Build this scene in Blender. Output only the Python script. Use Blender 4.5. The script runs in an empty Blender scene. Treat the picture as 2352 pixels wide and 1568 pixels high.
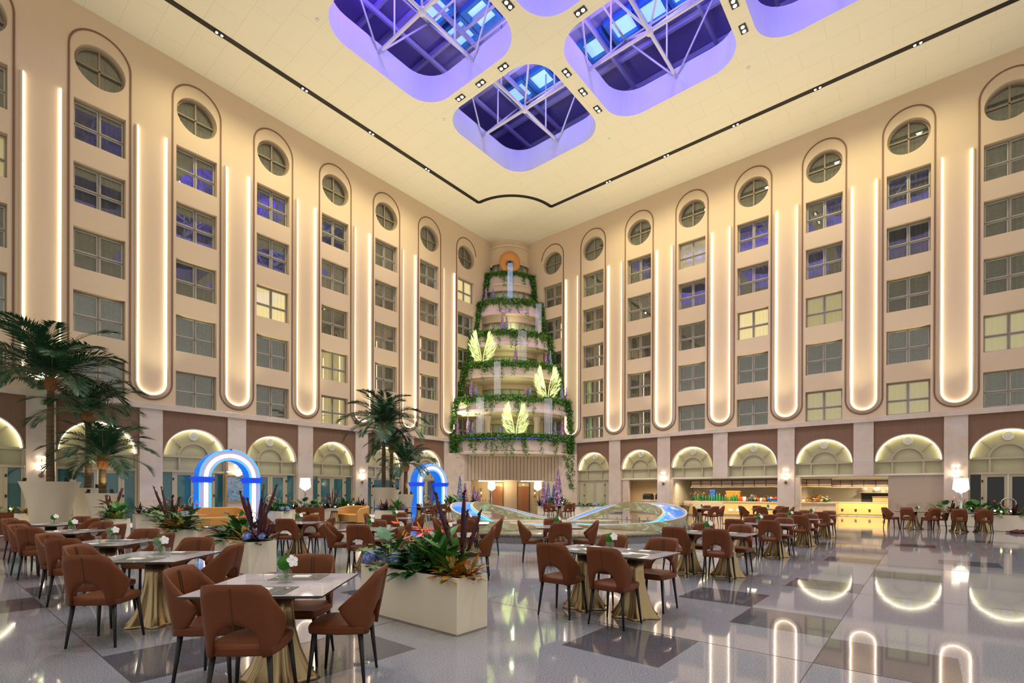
import bpy, bmesh, math, random
from mathutils import Vector, Matrix, geometry
R_ = math.radians
PI = math.pi
sc = bpy.context.scene
COL = sc.collection
# ---------------------------------------------------------------- camera
CAM_F, CAM_HZ, CAM_ROLL, CAM_YAW, CAM_H = 1142.5, 1131.87, 0.002854, 0.69258, 1.5
cd = bpy.data.cameras.new('camera'); cam = bpy.data.objects.new('camera', cd); COL.objects.link(cam)
cd.sensor_width = 36; cd.sensor_fit = 'HORIZONTAL'; cd.lens = CAM_F / 2352 * 36
cd.shift_y = (CAM_HZ - 784) / 2352; cd.clip_end = 200
cam.location = (0, 0, CAM_H)
cam.rotation_euler = (Matrix.Rotation(CAM_YAW, 4, 'Z') @ Matrix.Rotation(PI/2, 4, 'X') @ Matrix.Rotation(CAM_ROLL, 4, 'Z')).to_euler()
sc.camera = cam
# ---------------------------------------------------------------- view and world
vs = sc.view_settings
vs.view_transform = 'Standard'; vs.look = 'None'; vs.gamma = 1; vs.use_curve_mapping = False
vs.exposure = 0.0
cy = sc.cycles
cy.max_bounces = 6; cy.diffuse_bounces = 3; cy.glossy_bounces = 3; cy.transmission_bounces = 4; cy.transparent_max_bounces = 20
cy.caustics_reflective = False; cy.caustics_refractive = False; cy.sample_clamp_indirect = 6.0
w = bpy.data.worlds.new('world'); sc.world = w; w.use_nodes = True
bg = w.node_tree.nodes['Background']; bg.inputs[0].default_value = (1.0, 0.94, 0.83, 1); bg.inputs[1].default_value = 0.72
# ---------------------------------------------------------------- dimensions of the hall (metres)
A, B, ZC = 28.76, 34.0, 23.0            # left wall at x=-A, right wall at y=B, ceiling height
ZB0, ZB1 = 5.5, 5.78                    # marble ledge
Z1, Z2 = 3.3, 2.52                      # springing of the arches, lower transom
PL, PR = 3.89, 3.865                    # bay pitch
def lamp(kind, name, loc, power, color, **k):
    l = bpy.data.lights.new(name, kind); l.energy = power; l.color = color
    o = bpy.data.objects.new(name, l); COL.objects.link(o); o.location = loc
    aim = k.pop('aim', None)
    for a, b in k.items(): setattr(l, a, b)
    if aim is not None: o.rotation_euler = (Vector(aim) - Vector(loc)).to_track_quat('-Z', 'Y').to_euler()
    return o
WARM = (1.0, 0.91, 0.58)
# unseen fill spots added just above the ledges to brighten the ceiling
for k in range(0, 7):
    y = 3.47 + PL * k
    lamp('SPOT', 'ceiling_fill', (-A + .6, y, ZB1 + .35), 1150, WARM, aim=(-A + 9, y + 1.5, ZC), spot_size=R_(105), spot_blend=1.0, shadow_soft_size=.12)
for k in range(0, 6):
    x = 1.22 - PR * k
    lamp('SPOT', 'ceiling_fill', (x, B - .6, ZB1 + .35), 1150, WARM, aim=(x - 1.5, B - 9, ZC), spot_size=R_(105), spot_blend=1.0, shadow_soft_size=.12)
# ceiling spotlights
WELLS = [(-18.07, 22.85), (-10.35, 22.85), (-18.1, 15.15), (-10.35, 15.15), (-2.65, 22.85)]
DOWN = [(-17.98, 19.0, 0), (-19.5, 19.0, 0), (-16.42, 19.0, 0), (-14.15, 16.7, 1), (-14.14, 21.33, 1), (-14.14, 22.9, 1), (-14.14, 24.46, 1), (-11.87, 19.0, 0), (-6.48, 22.96, 1), (-6.5, 24.5, 1)]
for (x, y, t) in DOWN:
    lamp('SPOT', 'downlight_beam', (x, y, ZC - .12), 1500, (1, .95, .86), aim=(x, y, 0), spot_size=R_(100), spot_blend=.8, shadow_soft_size=.12)
TRACKL = [9.14, 13.31, 17.47, 21.8]; TRACKR = [-16.82, -12.69, -8.52, -4.41, -0.3]
for y in TRACKL: lamp('SPOT', 'track_beam', (-25.48, y, ZC - .15), 1000, (1, .90, .52), aim=(-27.0, y, 6), spot_size=R_(150), spot_blend=1, shadow_soft_size=.1)
for x in TRACKR: lamp('SPOT', 'track_beam', (x, 30.57, ZC - .15), 1000, (1, .90, .52), aim=(x, 32.2, 6), spot_size=R_(150), spot_blend=1, shadow_soft_size=.1)
for (x, y) in ((-5, 2), (-12, 5), (-4, 9), (3, 14), (-18, 8), (2, 4)):
    lamp('SPOT', 'downlight_beam', (x, y, ZC - .12), 1900, (.95, .95, .98), aim=(x, y, 0), spot_size=R_(115), spot_blend=.9, shadow_soft_size=.25)
# blue lamps in the roof void above the skylight wells
for (x, y) in WELLS:
    lamp('POINT', 'skylight_blue', (x + .6, y - .4, ZC + 2.5), 230, (.32, .38, 1.0), shadow_soft_size=.4)
    if (x, y) != WELLS[0]: lamp('POINT', 'skylight_violet', (x - 1.6, y - 1.8, ZC + 3.5), 700, (.20, .07, 1.0), shadow_soft_size=.4)

# ---------------------------------------------------------------- mesh helpers
class MB:
    def __init__(s, mp=None): s.v = []; s.f = []; s.m = []; s.mp = mp; s.M = None
    def add(s, vs, fs, m=0):
        o = len(s.v)
        for p in vs:
            p = Vector(p)
            if s.M is not None: p = s.M @ p
            s.v.append(tuple(s.mp(*p)) if s.mp else tuple(p))
        for f in fs: s.f.append(tuple(i + o for i in f)); s.m.append(m)
        return s
    def box(s, x0, x1, y0, y1, z0, z1, m=0):
        return s.add([(x0,y0,z0),(x1,y0,z0),(x1,y1,z0),(x0,y1,z0),(x0,y0,z1),(x1,y0,z1),(x1,y1,z1),(x0,y1,z1)],
              [(0,3,2,1),(4,5,6,7),(0,1,5,4),(1,2,6,5),(2,3,7,6),(3,0,4,7)], m)
    def tube(s, pts, r, n=8, m=0, closed=False, cap=True):
        pts = [Vector(p) for p in pts]; N = len(pts); rr = r if isinstance(r, (list, tuple)) else [r] * N
        vs = []; prev = None
        for i, p in enumerate(pts):
            a = pts[(i - 1) % N] if (closed or i > 0) else p; b = pts[(i + 1) % N] if (closed or i < N - 1) else p
            t = (b - a).normalized()
            if prev is None:
                u = t.cross(Vector((0, 0, 1)));
                if u.length < 1e-3: u = t.cross(Vector((1, 0, 0)))
            else:
                u = prev - t * prev.dot(t)
            u.normalize(); prev = u; w_ = t.cross(u)
            for k in range(n):
                c = 2 * PI * k / n; vs.append(p + (u * math.cos(c) + w_ * math.sin(c)) * rr[i])
        fs = []
        for i in range(N if closed else N - 1):
            for k in range(n):
                j = (i + 1) % N; l = (k + 1) % n
                fs.append((i*n + k, i*n + l, j*n + l, j*n + k))
        if cap and not closed: fs.append(tuple(range(n - 1, -1, -1))); fs.append(tuple(range((N-1)*n, N*n)))
        return s.add(vs, fs, m)
    def lathe(s, prof, n=24, m=0, c=(0,0,0), mod=None, a0=0, a1=2*PI, cap=True):
        full = abs(a1 - a0 - 2*PI) < 1e-6; cols = n if full else n + 1
        vs = []; fs = []
        for (r, z) in prof:
            for k in range(cols):
                a = a0 + (a1 - a0) * k / n; q = r * (mod(a, z) if mod else 1)
                vs.append((c[0] + q*math.cos(a), c[1] + q*math.sin(a), c[2] + z))
        for i in range(len(prof) - 1):
            for k in range(n):
                l = (k + 1) % cols
                fs.append((i*cols + k, i*cols + l, (i+1)*cols + l, (i+1)*cols + k))
        if cap and full:
            if prof[0][0] > 1e-5: fs.append(tuple(range(cols - 1, -1, -1)))
            if prof[-1][0] > 1e-5: fs.append(tuple(range((len(prof)-1)*cols, len(prof)*cols)))
        return s.add(vs, fs, m)
    def sphere(s, c, r, n=12, m=0, sz=1.0):
        h = max(4, n // 2)
        return s.lathe([(r*math.sin(PI*i/h) if 0 < i < h else 1e-6, -r*sz*math.cos(PI*i/h)) for i in range(h + 1)], n, m, c, cap=False)
    def poly(s, loops, fn, m=0):
        """flat polygon with holes; fn maps 2D to 3D"""
        flat = [p for l in loops for p in l]
        tris = geometry.tessellate_polygon([[Vector((p[0], p[1], 0)) for p in l] for l in loops])
        return s.add([fn(*p) for p in flat], [tuple(t) for t in tris], m)
    def prism(s, loop, z0, z1, fn=lambda x, y, z: (x, y, z), m=0):
        n = len(loop)
        s.poly([loop], lambda x, y: fn(x, y, z0), m); s.poly([loop], lambda x, y: fn(x, y, z1), m)
        return s.add([fn(x, y, z0) for x, y in loop] + [fn(x, y, z1) for x, y in loop], [(i, (i+1) % n, n + (i+1) % n, n + i) for i in range(n)], m)
    def strip(s, A_, B_, m=0, closed=False):
        n = len(A_)
        return s.add(list(A_) + list(B_), [(i, (i+1) % n, n + (i+1) % n, n + i) for i in range(n if closed else n - 1)], m)
    def build(s, name, mats, parent=None, smooth=False, norm=True, loc=None, rz=0, bevel=0, auto=None):
        me = bpy.data.meshes.new(name); me.from_pydata(s.v, [], s.f)
        for mt in (mats if isinstance(mats, (list, tuple)) else [mats]): me.materials.append(mt)
        if any(s.m): me.polygons.foreach_set('material_index', s.m)
        if norm:
            b = bmesh.new(); b.from_mesh(me); bmesh.ops.remove_doubles(b, verts=b.verts, dist=1e-5); bmesh.ops.recalc_face_normals(b, faces=b.faces); b.to_mesh(me); b.free()
        if smooth: me.shade_smooth()
        me.update()
        o = bpy.data.objects.new(name, me); COL.objects.link(o)
        if smooth and auto:
            try: me.set_sharp_from_angle(angle=R_(auto))
            except Exception: pass
        if parent is not None: o.parent = parent
        if loc is not None: o.location = loc
        if rz: o.rotation_euler = (0, 0, rz)
        if bevel:
            md = o.modifiers.new('bevel', 'BEVEL'); md.width = bevel; md.segments = 2; md.limit_method = 'ANGLE'
        return o
def tag(o, label=None, cat=None, group=None, kind=None):
    if label: o['label'] = label
    if cat: o['category'] = cat
    if group: o['group'] = group
    if kind: o['kind'] = kind
    return o
def empty(name, loc=(0,0,0), rz=0, label=None, cat=None, group=None, kind=None):
    o = bpy.data.objects.new(name, None); COL.objects.link(o); o.location = loc; o.rotation_euler = (0, 0, rz); o.empty_display_size = .2
    return tag(o, label, cat, group, kind)
KIDS = {}
def kids(o):
    return list(o.children)
def dup(root, loc, rz=0, label=None, group=None, scale=None, cat=None):
    def cp(o, par):
        c = o.copy(); COL.objects.link(c)
        if par is not None: c.parent = par
        for ch in kids(o): cp(ch, c)
        return c
    r = cp(root, None); r.location = loc; r.rotation_euler = (0, 0, rz)
    if scale: r.scale = scale if isinstance(scale, (tuple, list)) else (scale,) * 3
    if label: r['label'] = label
    if group: r['group'] = group
    if cat: r['category'] = cat
    return r
used = set()
def place(root, loc, rz=0, label=None, group=None, scale=None, cat=None):
    """first call moves the source itself, later calls copy it"""
    if root.as_pointer() not in used:
        used.add(root.as_pointer()); root.location = loc; root.rotation_euler = (0, 0, rz)
        if scale: root.scale = scale if isinstance(scale, (tuple, list)) else (scale,) * 3
        tag(root, label, cat, group); return root
    return dup(root, loc, rz, label, group, scale, cat)
def spot(px, depth, z=0.0):
    """a point in the hall seen in direction px at a distance along the view axis"""
    u = (px - 1176) / CAM_F * depth; c, s_ = math.cos(CAM_YAW), math.sin(CAM_YAW)
    return Vector((u * c - depth * s_, u * s_ + depth * c, z))
CX = Vector((math.cos(CAM_YAW), math.sin(CAM_YAW), 0)); CD = Vector((-math.sin(CAM_YAW), math.cos(CAM_YAW), 0))
def LW(s, d, z): return (-A + d, s, z)
def RW(s, d, z): return (s, B - d, z)
ORD = ['first', 'second', 'third', 'fourth', 'fifth', 'sixth', 'seventh', 'eighth', 'ninth', 'tenth', 'eleventh', 'twelfth']

# ---------------------------------------------------------------- materials
MATS = {}
def mat(name, col, rough=.5, metal=0, emit=None, estr=0, spec=.5, noise=None, bump=None, trans=0, ior=1.45, coat=0, sub=None, alpha=1):
    m = bpy.data.materials.new(name); m.use_nodes = True; nt = m.node_tree; p = nt.nodes['Principled BSDF']
    c4 = (*col, 1)
    p.inputs['Base Color'].default_value = c4; p.inputs['Roughness'].default_value = rough; p.inputs['Metallic'].default_value = metal
    p.inputs['Specular IOR Level'].default_value = spec; p.inputs['IOR'].default_value = ior
    p.inputs['Transmission Weight'].default_value = trans; p.inputs['Coat Weight'].default_value = coat
    if emit: p.inputs['Emission Color'].default_value = (*emit, 1); p.inputs['Emission Strength'].default_value = estr
    tc = None
    if noise or bump: tc = nt.nodes.new('ShaderNodeTexCoord')
    if noise:                                   # (scale, second colour, low, high[, coord scale])
        n = nt.nodes.new('ShaderNodeTexNoise'); n.inputs['Scale'].default_value = noise[0]; n.inputs['Detail'].default_value = 6
        mp = nt.nodes.new('ShaderNodeMapping'); nt.links.new(tc.outputs['Object'], mp.inputs[0]); nt.links.new(mp.outputs[0], n.inputs['Vector'])
        if len(noise) > 4: mp.inputs['Scale'].default_value = noise[4]
        r = nt.nodes.new('ShaderNodeValToRGB'); r.color_ramp.elements[0].position = noise[2]; r.color_ramp.elements[1].position = noise[3]
        r.color_ramp.elements[0].color = c4; r.color_ramp.elements[1].color = (*noise[1], 1)
        nt.links.new(n.outputs['Fac'], r.inputs[0]); nt.links.new(r.outputs[0], p.inputs['Base Color'])
    if bump:
        n = nt.nodes.new('ShaderNodeTexNoise'); n.inputs['Scale'].default_value = bump[0]; n.inputs['Detail'].default_value = 4
        nt.links.new(tc.outputs['Object'], n.inputs['Vector'])
        b = nt.nodes.new('ShaderNodeBump'); b.inputs['Strength'].default_value = bump[1]; b.inputs['Distance'].default_value = bump[2]
        nt.links.new(n.outputs['Fac'], b.inputs['Height']); nt.links.new(b.outputs[0], p.inputs['Normal'])
    MATS[name] = m; return m
def glassy(name, tint, rough=0.0, base=.06, ior=1.5):
    m = bpy.data.materials.new(name); m.use_nodes = True; nt = m.node_tree; nt.nodes.remove(nt.nodes['Principled BSDF'])
    t = nt.nodes.new('ShaderNodeBsdfTransparent'); t.inputs[0].default_value = (*tint, 1)
    g = nt.nodes.new('ShaderNodeBsdfGlossy'); g.inputs['Roughness'].default_value = rough
    f = nt.nodes.new('ShaderNodeLayerWeight'); f.inputs['Blend'].default_value = .5; pw = nt.nodes.new('ShaderNodeMath'); pw.operation = 'POWER'; pw.inputs[1].default_value = 4.5; ml = nt.nodes.new('ShaderNodeMath'); ml.operation = 'MULTIPLY'; ml.inputs[1].default_value = .75; nt.links.new(f.outputs['Facing'], pw.inputs[0]); nt.links.new(pw.outputs[0], ml.inputs[0])
    ad = nt.nodes.new('ShaderNodeMath'); ad.operation = 'ADD'; ad.inputs[1].default_value = base; ad.use_clamp = True
    mx = nt.nodes.new('ShaderNodeMixShader'); nt.links.new(ml.outputs[0], ad.inputs[0]); nt.links.new(ad.outputs[0], mx.inputs[0])
    nt.links.new(t.outputs[0], mx.inputs[1]); nt.links.new(g.outputs[0], mx.inputs[2])
    nt.links.new(mx.outputs[0], nt.nodes['Material Output'].inputs[0]); MATS[name] = m; return m
def glow(name, col, st, base=None):
    return mat(name, base or col, .5, emit=col, estr=st)
def marble(name, c0, c1, vein, rough=.12, scale=.55):
    m = mat(name, c0, rough, spec=.5); nt = m.node_tree; p = nt.nodes['Principled BSDF']
    tc = nt.nodes.new('ShaderNodeTexCoord')
    n1 = nt.nodes.new('ShaderNodeTexNoise'); n1.inputs['Scale'].default_value = scale * 2; n1.inputs['Detail'].default_value = 8; n1.inputs['Distortion'].default_value = .7
    nt.links.new(tc.outputs['Object'], n1.inputs['Vector'])
    r1 = nt.nodes.new('ShaderNodeValToRGB'); r1.color_ramp.elements[0].position = .35; r1.color_ramp.elements[1].position = .65
    r1.color_ramp.elements[0].color = (*c0, 1); r1.color_ramp.elements[1].color = (*c1, 1); nt.links.new(n1.outputs['Fac'], r1.inputs[0])
    n2 = nt.nodes.new('ShaderNodeTexNoise'); n2.inputs['Scale'].default_value = scale; n2.inputs['Detail'].default_value = 9; n2.inputs['Distortion'].default_value = 2.2
    nt.links.new(tc.outputs['Object'], n2.inputs['Vector'])
    r2 = nt.nodes.new('ShaderNodeValToRGB'); e = r2.color_ramp.elements; e[0].position = .485; e[0].color = (0,0,0,1); e[1].position = .5; e[1].color = (1,1,1,1)
    x = e.new(.515); x.color = (0,0,0,1); nt.links.new(n2.outputs['Fac'], r2.inputs[0])
    mx = nt.nodes.new('ShaderNodeMixRGB'); nt.links.new(r2.outputs[0], mx.inputs[0]); nt.links.new(r1.outputs[0], mx.inputs[1]); mx.inputs[2].default_value = (*vein, 1)
    nt.links.new(mx.outputs[0], p.inputs['Base Color']); return m
plaster = mat('plaster', (.70, .545, .37), .85, noise=(40, (.73, .57, .395), .35, .65), bump=(90, .3, .010), spec=.2)
ceil_m = mat('ceiling_panel', (.78, .72, .585), .42, spec=.25)
brown_p = mat('brown_panel', (.215, .115, .068), .6, noise=(3, (.25, .138, .085), .3, .7, (14, 14, .5)))
groove_m = mat('groove_brown', (.22, .115, .068), .6)
marb = marble('pink_marble', (.60, .485, .41), (.68, .575, .50), (.72, .55, .38), .1)
marb2 = marble('beige_marble', (.60, .47, .35), (.68, .55, .43), (.5, .36, .25), .12)
led = glow('led_warm', (1, .88, .72), 9)
led_g = glow('led_arch', (1, .94, .66), 9)
frost = mat('frosted_glass', (.52, .49, .29), .10, spec=.5)
champ = mat('champagne_frame', (.52, .44, .31), .35, .3)
win_fr = mat('window_frame_taupe', (.32, .25, .17), .5)
win_sash = mat('sash_grey', (.58, .60, .54), .4)
pane_m = glassy('window_pane', (.84, .90, .86), 0.0, .20, 1.6)
def curtain(name, c0, c1, estr=0):
    m = mat(name, c0, .9, emit=c1 if estr else None, estr=estr, spec=.1); nt = m.node_tree; p = nt.nodes['Principled BSDF']
    return m
cur_d = mat('curtain_dark', (.27, .25, .165), .9, noise=(5, (.20, .19, .14), .3, .7))
cur_l = mat('curtain_lit', (.6, .5, .26), .9, emit=(1, .80, .36), estr=.34)
cur_w = mat('curtain_bright', (.75, .6, .35), .9, emit=(1, .78, .36), estr=.85)
teal = mat('teal_lit_door_glass', (.035, .13, .14), .06, spec=.7, coat=.5)  # teal light on and behind the doors is put into the pane colour
night = mat('night_glass', (.012, .016, .018), .05, spec=.6)
blk = mat('black_metal', (.012, .011, .012), .45)
steel = mat('steel', (.6, .6, .6), .25, 1)
white = mat('white_paint', (.80, .78, .74), .5)
wellm = mat('well_white', (.72, .72, .80), .45)
gold = mat('brushed_gold', (.42, .31, .17), .30, 1, bump=(60, .05, .01))
leather = mat('brown_leather', (.135, .038, .011), .45, spec=.28, noise=(3, (.16, .046, .014), .3, .7), bump=(220, .12, .004))
leather_d = mat('leather_seam', (.07, .028, .012), .6)
cream_b = mat('cream_box', (.84, .74, .57), .45, bump=(40, .08, .004))
soil = mat('soil', (.03, .02, .014), .95)
ochre = mat('ochre_fabric', (.56, .29, .075), .75, bump=(160, .2, .003))
tanl = mat('tan_inside', (.60, .36, .15), .6)
stone_top = marble('table_stone', (.52, .485, .50), (.60, .565, .58), (.68, .64, .64), .04, 3)
edge_m = mat('table_edge', (.055, .04, .032), .4)
clear = glassy('clear_glass', (.96, .98, .97), 0, .05, 1.45)
lampw = glow('lamp_shade_white', (1, .92, .80), 1.25, (.9, .88, .8))
sconce_g = glow('sconce_white', (1, .88, .68), 3.2)
crystal = mat('crystal', (.75, .78, .8), .05, .85)
def leafmat(name, c, c2=None, rough=.38, nz=6):
    return mat(name, c, rough, noise=(nz, c2 or tuple(x * .55 for x in c), .35, .65))
lf_g = leafmat('leaf_green', (.055, .21, .03)); lf_d = leafmat('leaf_dark', (.028, .10, .03)); lf_l = leafmat('leaf_light', (.12, .30, .04))
lf_b = leafmat('leaf_burgundy', (.085, .018, .028)); lf_o = leafmat('leaf_croton', (.62, .17, .02), (.10, .18, .02), .38, 14); lf_y = leafmat('leaf_striped', (.40, .48, .08), (.05, .16, .03), .38, 22)
ivy_m = leafmat('ivy_green', (.085, .24, .03), (.045, .14, .02)); palm_m = leafmat('palm_green', (.028, .105, .035), (.016, .06, .03))
trunk_m = mat('palm_trunk', (.17, .11, .05), .8, noise=(3, (.07, .045, .022), .42, .58, (.3, .3, 9)))
fibre_m = mat('palm_fibre', (.26, .11, .035), .9)
red_m = mat('anthurium_red', (.78, .02, .015), .25); pink_m = mat('anthurium_pink', (.75, .28, .30), .3); yel_m = mat('spadix_yellow', (.75, .5, .1), .5)
hyd_m = mat('hydrangea_blue', (.20, .28, .70), .6, noise=(30, (.40, .45, .80), .4, .6)); wflower = mat('white_petal', (.82, .80, .78), .5)
sp_p = mat('spire_purple', (.40, .17, .42), .6); sp_b = mat('spire_blue', (.20, .27, .46), .6); sp_w = mat('spire_pale', (.62, .58, .66), .6)
# ================================================================ THE SHELL
random.seed(7)
def ribbon(mb, path, w_, y0, y1, m=0, closed=False):
    """a band of width w_ following a 2D path in the wall plane, standing proud from y0 to y1"""
    n = len(path); L_, R2 = [], []
    for i, (x, z) in enumerate(path):
        a = path[(i-1) % n] if (closed or i > 0) else path[i]; b = path[(i+1) % n] if (closed or i < n-1) else path[i]
        t = Vector((b[0]-a[0], b[1]-a[1])).normalized(); nx, nz = -t.y, t.x
        L_.append((x + nx*w_/2, z + nz*w_/2)); R2.append((x - nx*w_/2, z - nz*w_/2))
    f = lambda P, y: [(x, y, z) for x, z in P]
    mb.strip(f(L_, y1), f(R2, y1), m, closed); mb.strip(f(L_, y0), f(L_, y1), m, closed); mb.strip(f(R2, y1), f(R2, y0), m, closed)
    if not closed:
        for i in (0, -1): mb.add([(L_[i][0], y0, L_[i][1]), (L_[i][0], y1, L_[i][1]), (R2[i][0], y1, R2[i][1]), (R2[i][0], y0, R2[i][1])], [(0,1,2,3)], m)
def arc(cx, cz, r, a0, a1, n=24): return [(cx + r*math.cos(a0 + (a1-a0)*i/n), cz + r*math.sin(a0 + (a1-a0)*i/n)) for i in range(n + 1)]
# ---- floor: speckled terrazzo slabs with dark slabs inlaid
def terrazzo(name, c0, c1, c2):
    m = mat(name, c0, .06, spec=.62, coat=.35); nt = m.node_tree; p = nt.nodes['Principled BSDF']; p.inputs['Coat Roughness'].default_value = .02
    tc = nt.nodes.new('ShaderNodeTexCoord')
    v = nt.nodes.new('ShaderNodeTexNoise'); v.inputs['Scale'].default_value = 95; v.inputs['Detail'].default_value = 3; nt.links.new(tc.outputs['Object'], v.inputs['Vector'])
    r = nt.nodes.new('ShaderNodeValToRGB'); e = r.color_ramp.elements; e[0].position = .36; e[0].color = (*c1, 1); e[1].position = .64; e[1].color = (*c2, 1)
    x = e.new(.5); x.color = (*c0, 1); nt.links.new(v.outputs['Fac'], r.inputs[0])
    nt.links.new(r.outputs[0], p.inputs['Base Color'])
    n = nt.nodes.new('ShaderNodeTexNoise'); n.inputs['Scale'].default_value = 1.3; nt.links.new(tc.outputs['Object'], n.inputs['Vector'])
    b = nt.nodes.new('ShaderNodeBump'); b.inputs['Strength'].default_value = .03; b.inputs['Distance'].default_value = .02; nt.links.new(n.outputs['Fac'], b.inputs['Height']); nt.links.new(b.outputs[0], p.inputs['Normal']); nt.links.new(b.outputs[0], p.inputs['Coat Normal'])
    return m
ter_l = terrazzo('terrazzo_grey', (.285, .285, .315), (.18, .18, .20), (.41, .41, .445))
ter_d = terrazzo('terrazzo_dark', (.10, .097, .112), (.065, .062, .072), (.15, .145, .165))
dark = {(-3,4),(-2,6),(-1,5),(-3,7),(-1,11),(-2,9),(1,8),(3,7),(0,14),(-2,13),(2,12),(-5,10),(-4,14),(-1,18),(-3,17),(1,21),(-5,2),(-7,4),(-9,3),(-9,6),(-12,3),(-10,0),(-13,5),(-11,1),(-15,3),(-14,0),(3,17),(0,25),(-3,23),(-6,1)}
mb = MB()
for i in range(-26, 10):
    for j in range(-10, 42):
        x0, y0 = -2.76 + (i + 3), 4.1 + (j - 4)
        if x0 < -A - 1: continue
        x0 = max(x0, -A)
        dk = (i, j) in dark or (j < 34 and random.random() < .035 and (i, j) not in {(-3,5),(-2,4),(-2,5)} and abs(i) > 4)
        mb.add([(x0,y0,0),(x0+1 if x0 > -A else -2.76+(i+4),y0,0),(x0+1 if x0 > -A else -2.76+(i+4),y0+1,0),(x0,y0+1,0)], [(0,1,2,3)], 1 if dk else 0)
floor = tag(mb.build('floor', [ter_l, ter_d]), 'polished grey terrazzo floor with scattered dark square slabs', 'floor', kind='structure')
joint = MB()
for (x0, x1, y0, y1) in ((-12, 8, 5.098, 5.106), (-12, 8, 1.098, 1.106), (-24, 8, 9.098, 9.106), (-24, 8, 13.098, 13.106), (-.764, -.757, -4, 24), (-4.764, -4.757, -4, 24), (-8.764, -8.757, -4, 24), (-12.764, -12.757, -4, 24), (3.236, 3.243, -4, 24)):
    joint.box(x0, x1, y0, y1, .0004, .0012)
tag(joint.build('joint', mat('joint_dark', (.05, .048, .05), .5), floor), kind='stuff')
# ---- ceiling with rounded skylight wells
def rsq(cx, cy, h, r, n=8):
    P = []
    for q, (sx, sy) in enumerate(((1,1),(-1,1),(-1,-1),(1,-1))):
        for i in range(n + 1):
            a = q * PI/2 + PI/2 * i / n; P.append((cx + sx*(h - r) + r*math.cos(a), cy + sy*(h - r) + r*math.sin(a)))
    return P
WH, WR = 3.42, 1.55
ALLW = WELLS + [(-2.65, 15.15), (-18.1, 7.45), (-10.35, 7.45)]
mb = MB(); mb.poly([[(-A, -6), (10, -6), (10, B), (-A, B)]] + [rsq(x, y, WH, WR)[::-1] for x, y in ALLW], lambda x, y: (x, y, ZC))
nt = ceil_m.node_tree; tc = nt.nodes.new('ShaderNodeTexCoord'); br = nt.nodes.new('ShaderNodeTexBrick')
br.inputs['Scale'].default_value = 1; br.inputs['Mortar Size'].default_value = .006; br.inputs['Brick Width'].default_value = 2.4; br.inputs['Row Height'].default_value = 1.2
br.inputs['Color1'].default_value = (.78,.72,.585,1); br.inputs['Color2'].default_value = (.77,.71,.58,1); br.inputs['Mortar'].default_value = (.58,.52,.41,1)
nt.links.new(tc.outputs['Object'], br.inputs['Vector']); nt.links.new(br.outputs['Color'], nt.nodes['Principled BSDF'].inputs['Base Color'])
ceiling = tag(mb.build('ceiling', ceil_m, norm=False), 'cream panelled atrium ceiling with rounded square skylight openings', 'ceiling', kind='structure')
mb = MB()
for x, y in ALLW:
    P = rsq(x, y, WH, WR); mb.strip([(a, b, ZC) for a, b in P], [(a, b, ZC + 1.45) for a, b in P], 0, True)
mb.build('skylight_well', wellm, ceiling, smooth=False)
roofm = mat('roof_violet', (.30, .25, .62), .5); beam_m = mat('roof_beam', (.5, .47, .75), .45)
mb = MB(); ZR = 27.6
mb.add([(-A, 0, ZR), (8, 0, ZR), (8, B, ZR), (-A, B, ZR)], [(0,1,2,3)])
for a, b, c, d in ((-A, 0, 8, 0), (8, 0, 8, B), (8, B, -A, B), (-A, B, -A, 0)): mb.add([(a,b,ZC),(c,d,ZC),(c,d,ZR),(a,b,ZR)], [(0,1,2,3)])
mb.build('roof', roofm, ceiling)
mb = MB()
for y in (4.2, 8.05, 11.9, 15.75, 17.2, 19.6, 22.2, 23.4, 27.0, 29.5): mb.box(-A + 1, 7, y - .09, y + .09, ZR - .35, ZR - .05)
for x in (-25, -22.6, -19.9, -17.2, -14.2, -11.8, -9.2, -6.0, -3.2): mb.box(x - .07, x + .07, 2, 32, ZR - .55, ZR - .3)
mb.build('roof_beam', beam_m, ceiling)
# pale skylight panes set in blue kerbs in the roof
sky_p = glow('dusk_sky_pane', (.40, .68, .95), .85); kerb_m = mat('pane_kerb_blue', (.05, .22, .60), .5)
SKY = [(-20.2, 25.05), (-18.5, 25.1), (-20.2, 19.7), (-18.5, 19.6), (-14.75, 25.3), (-12.9, 25.1), (-11.3, 25.3), (-20.2, 17.8), (-9.6, 25.2), (-12.7, 17.6), (-10.9, 17.6), (-4.6, 25.2)]
for i, (x, y) in enumerate(SKY):
    o = empty('window_%d' % (1 + i), (x, y, ZR - .05), label=f'pale dusk-lit roof pane {ORD[i]} of the panes seen through the skylight wells', cat='skylight pane', kind='structure')
    MB().box(-.62, .62, -.62, .62, -.03, -.01).build('pane', sky_p, o)
    k = MB(); [k.box(a, b, c, d, -.28, 0) for a, b, c, d in ((-.82,-.62,-.82,.82),(.62,.82,-.82,.82),(-.62,.62,-.82,-.62),(-.62,.62,.62,.82))]
    k.build('kerb', kerb_m, o)
WN = [1 + len(SKY)]
def wname(): n = 'window_%d' % WN[0]; WN[0] += 1; return n
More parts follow.
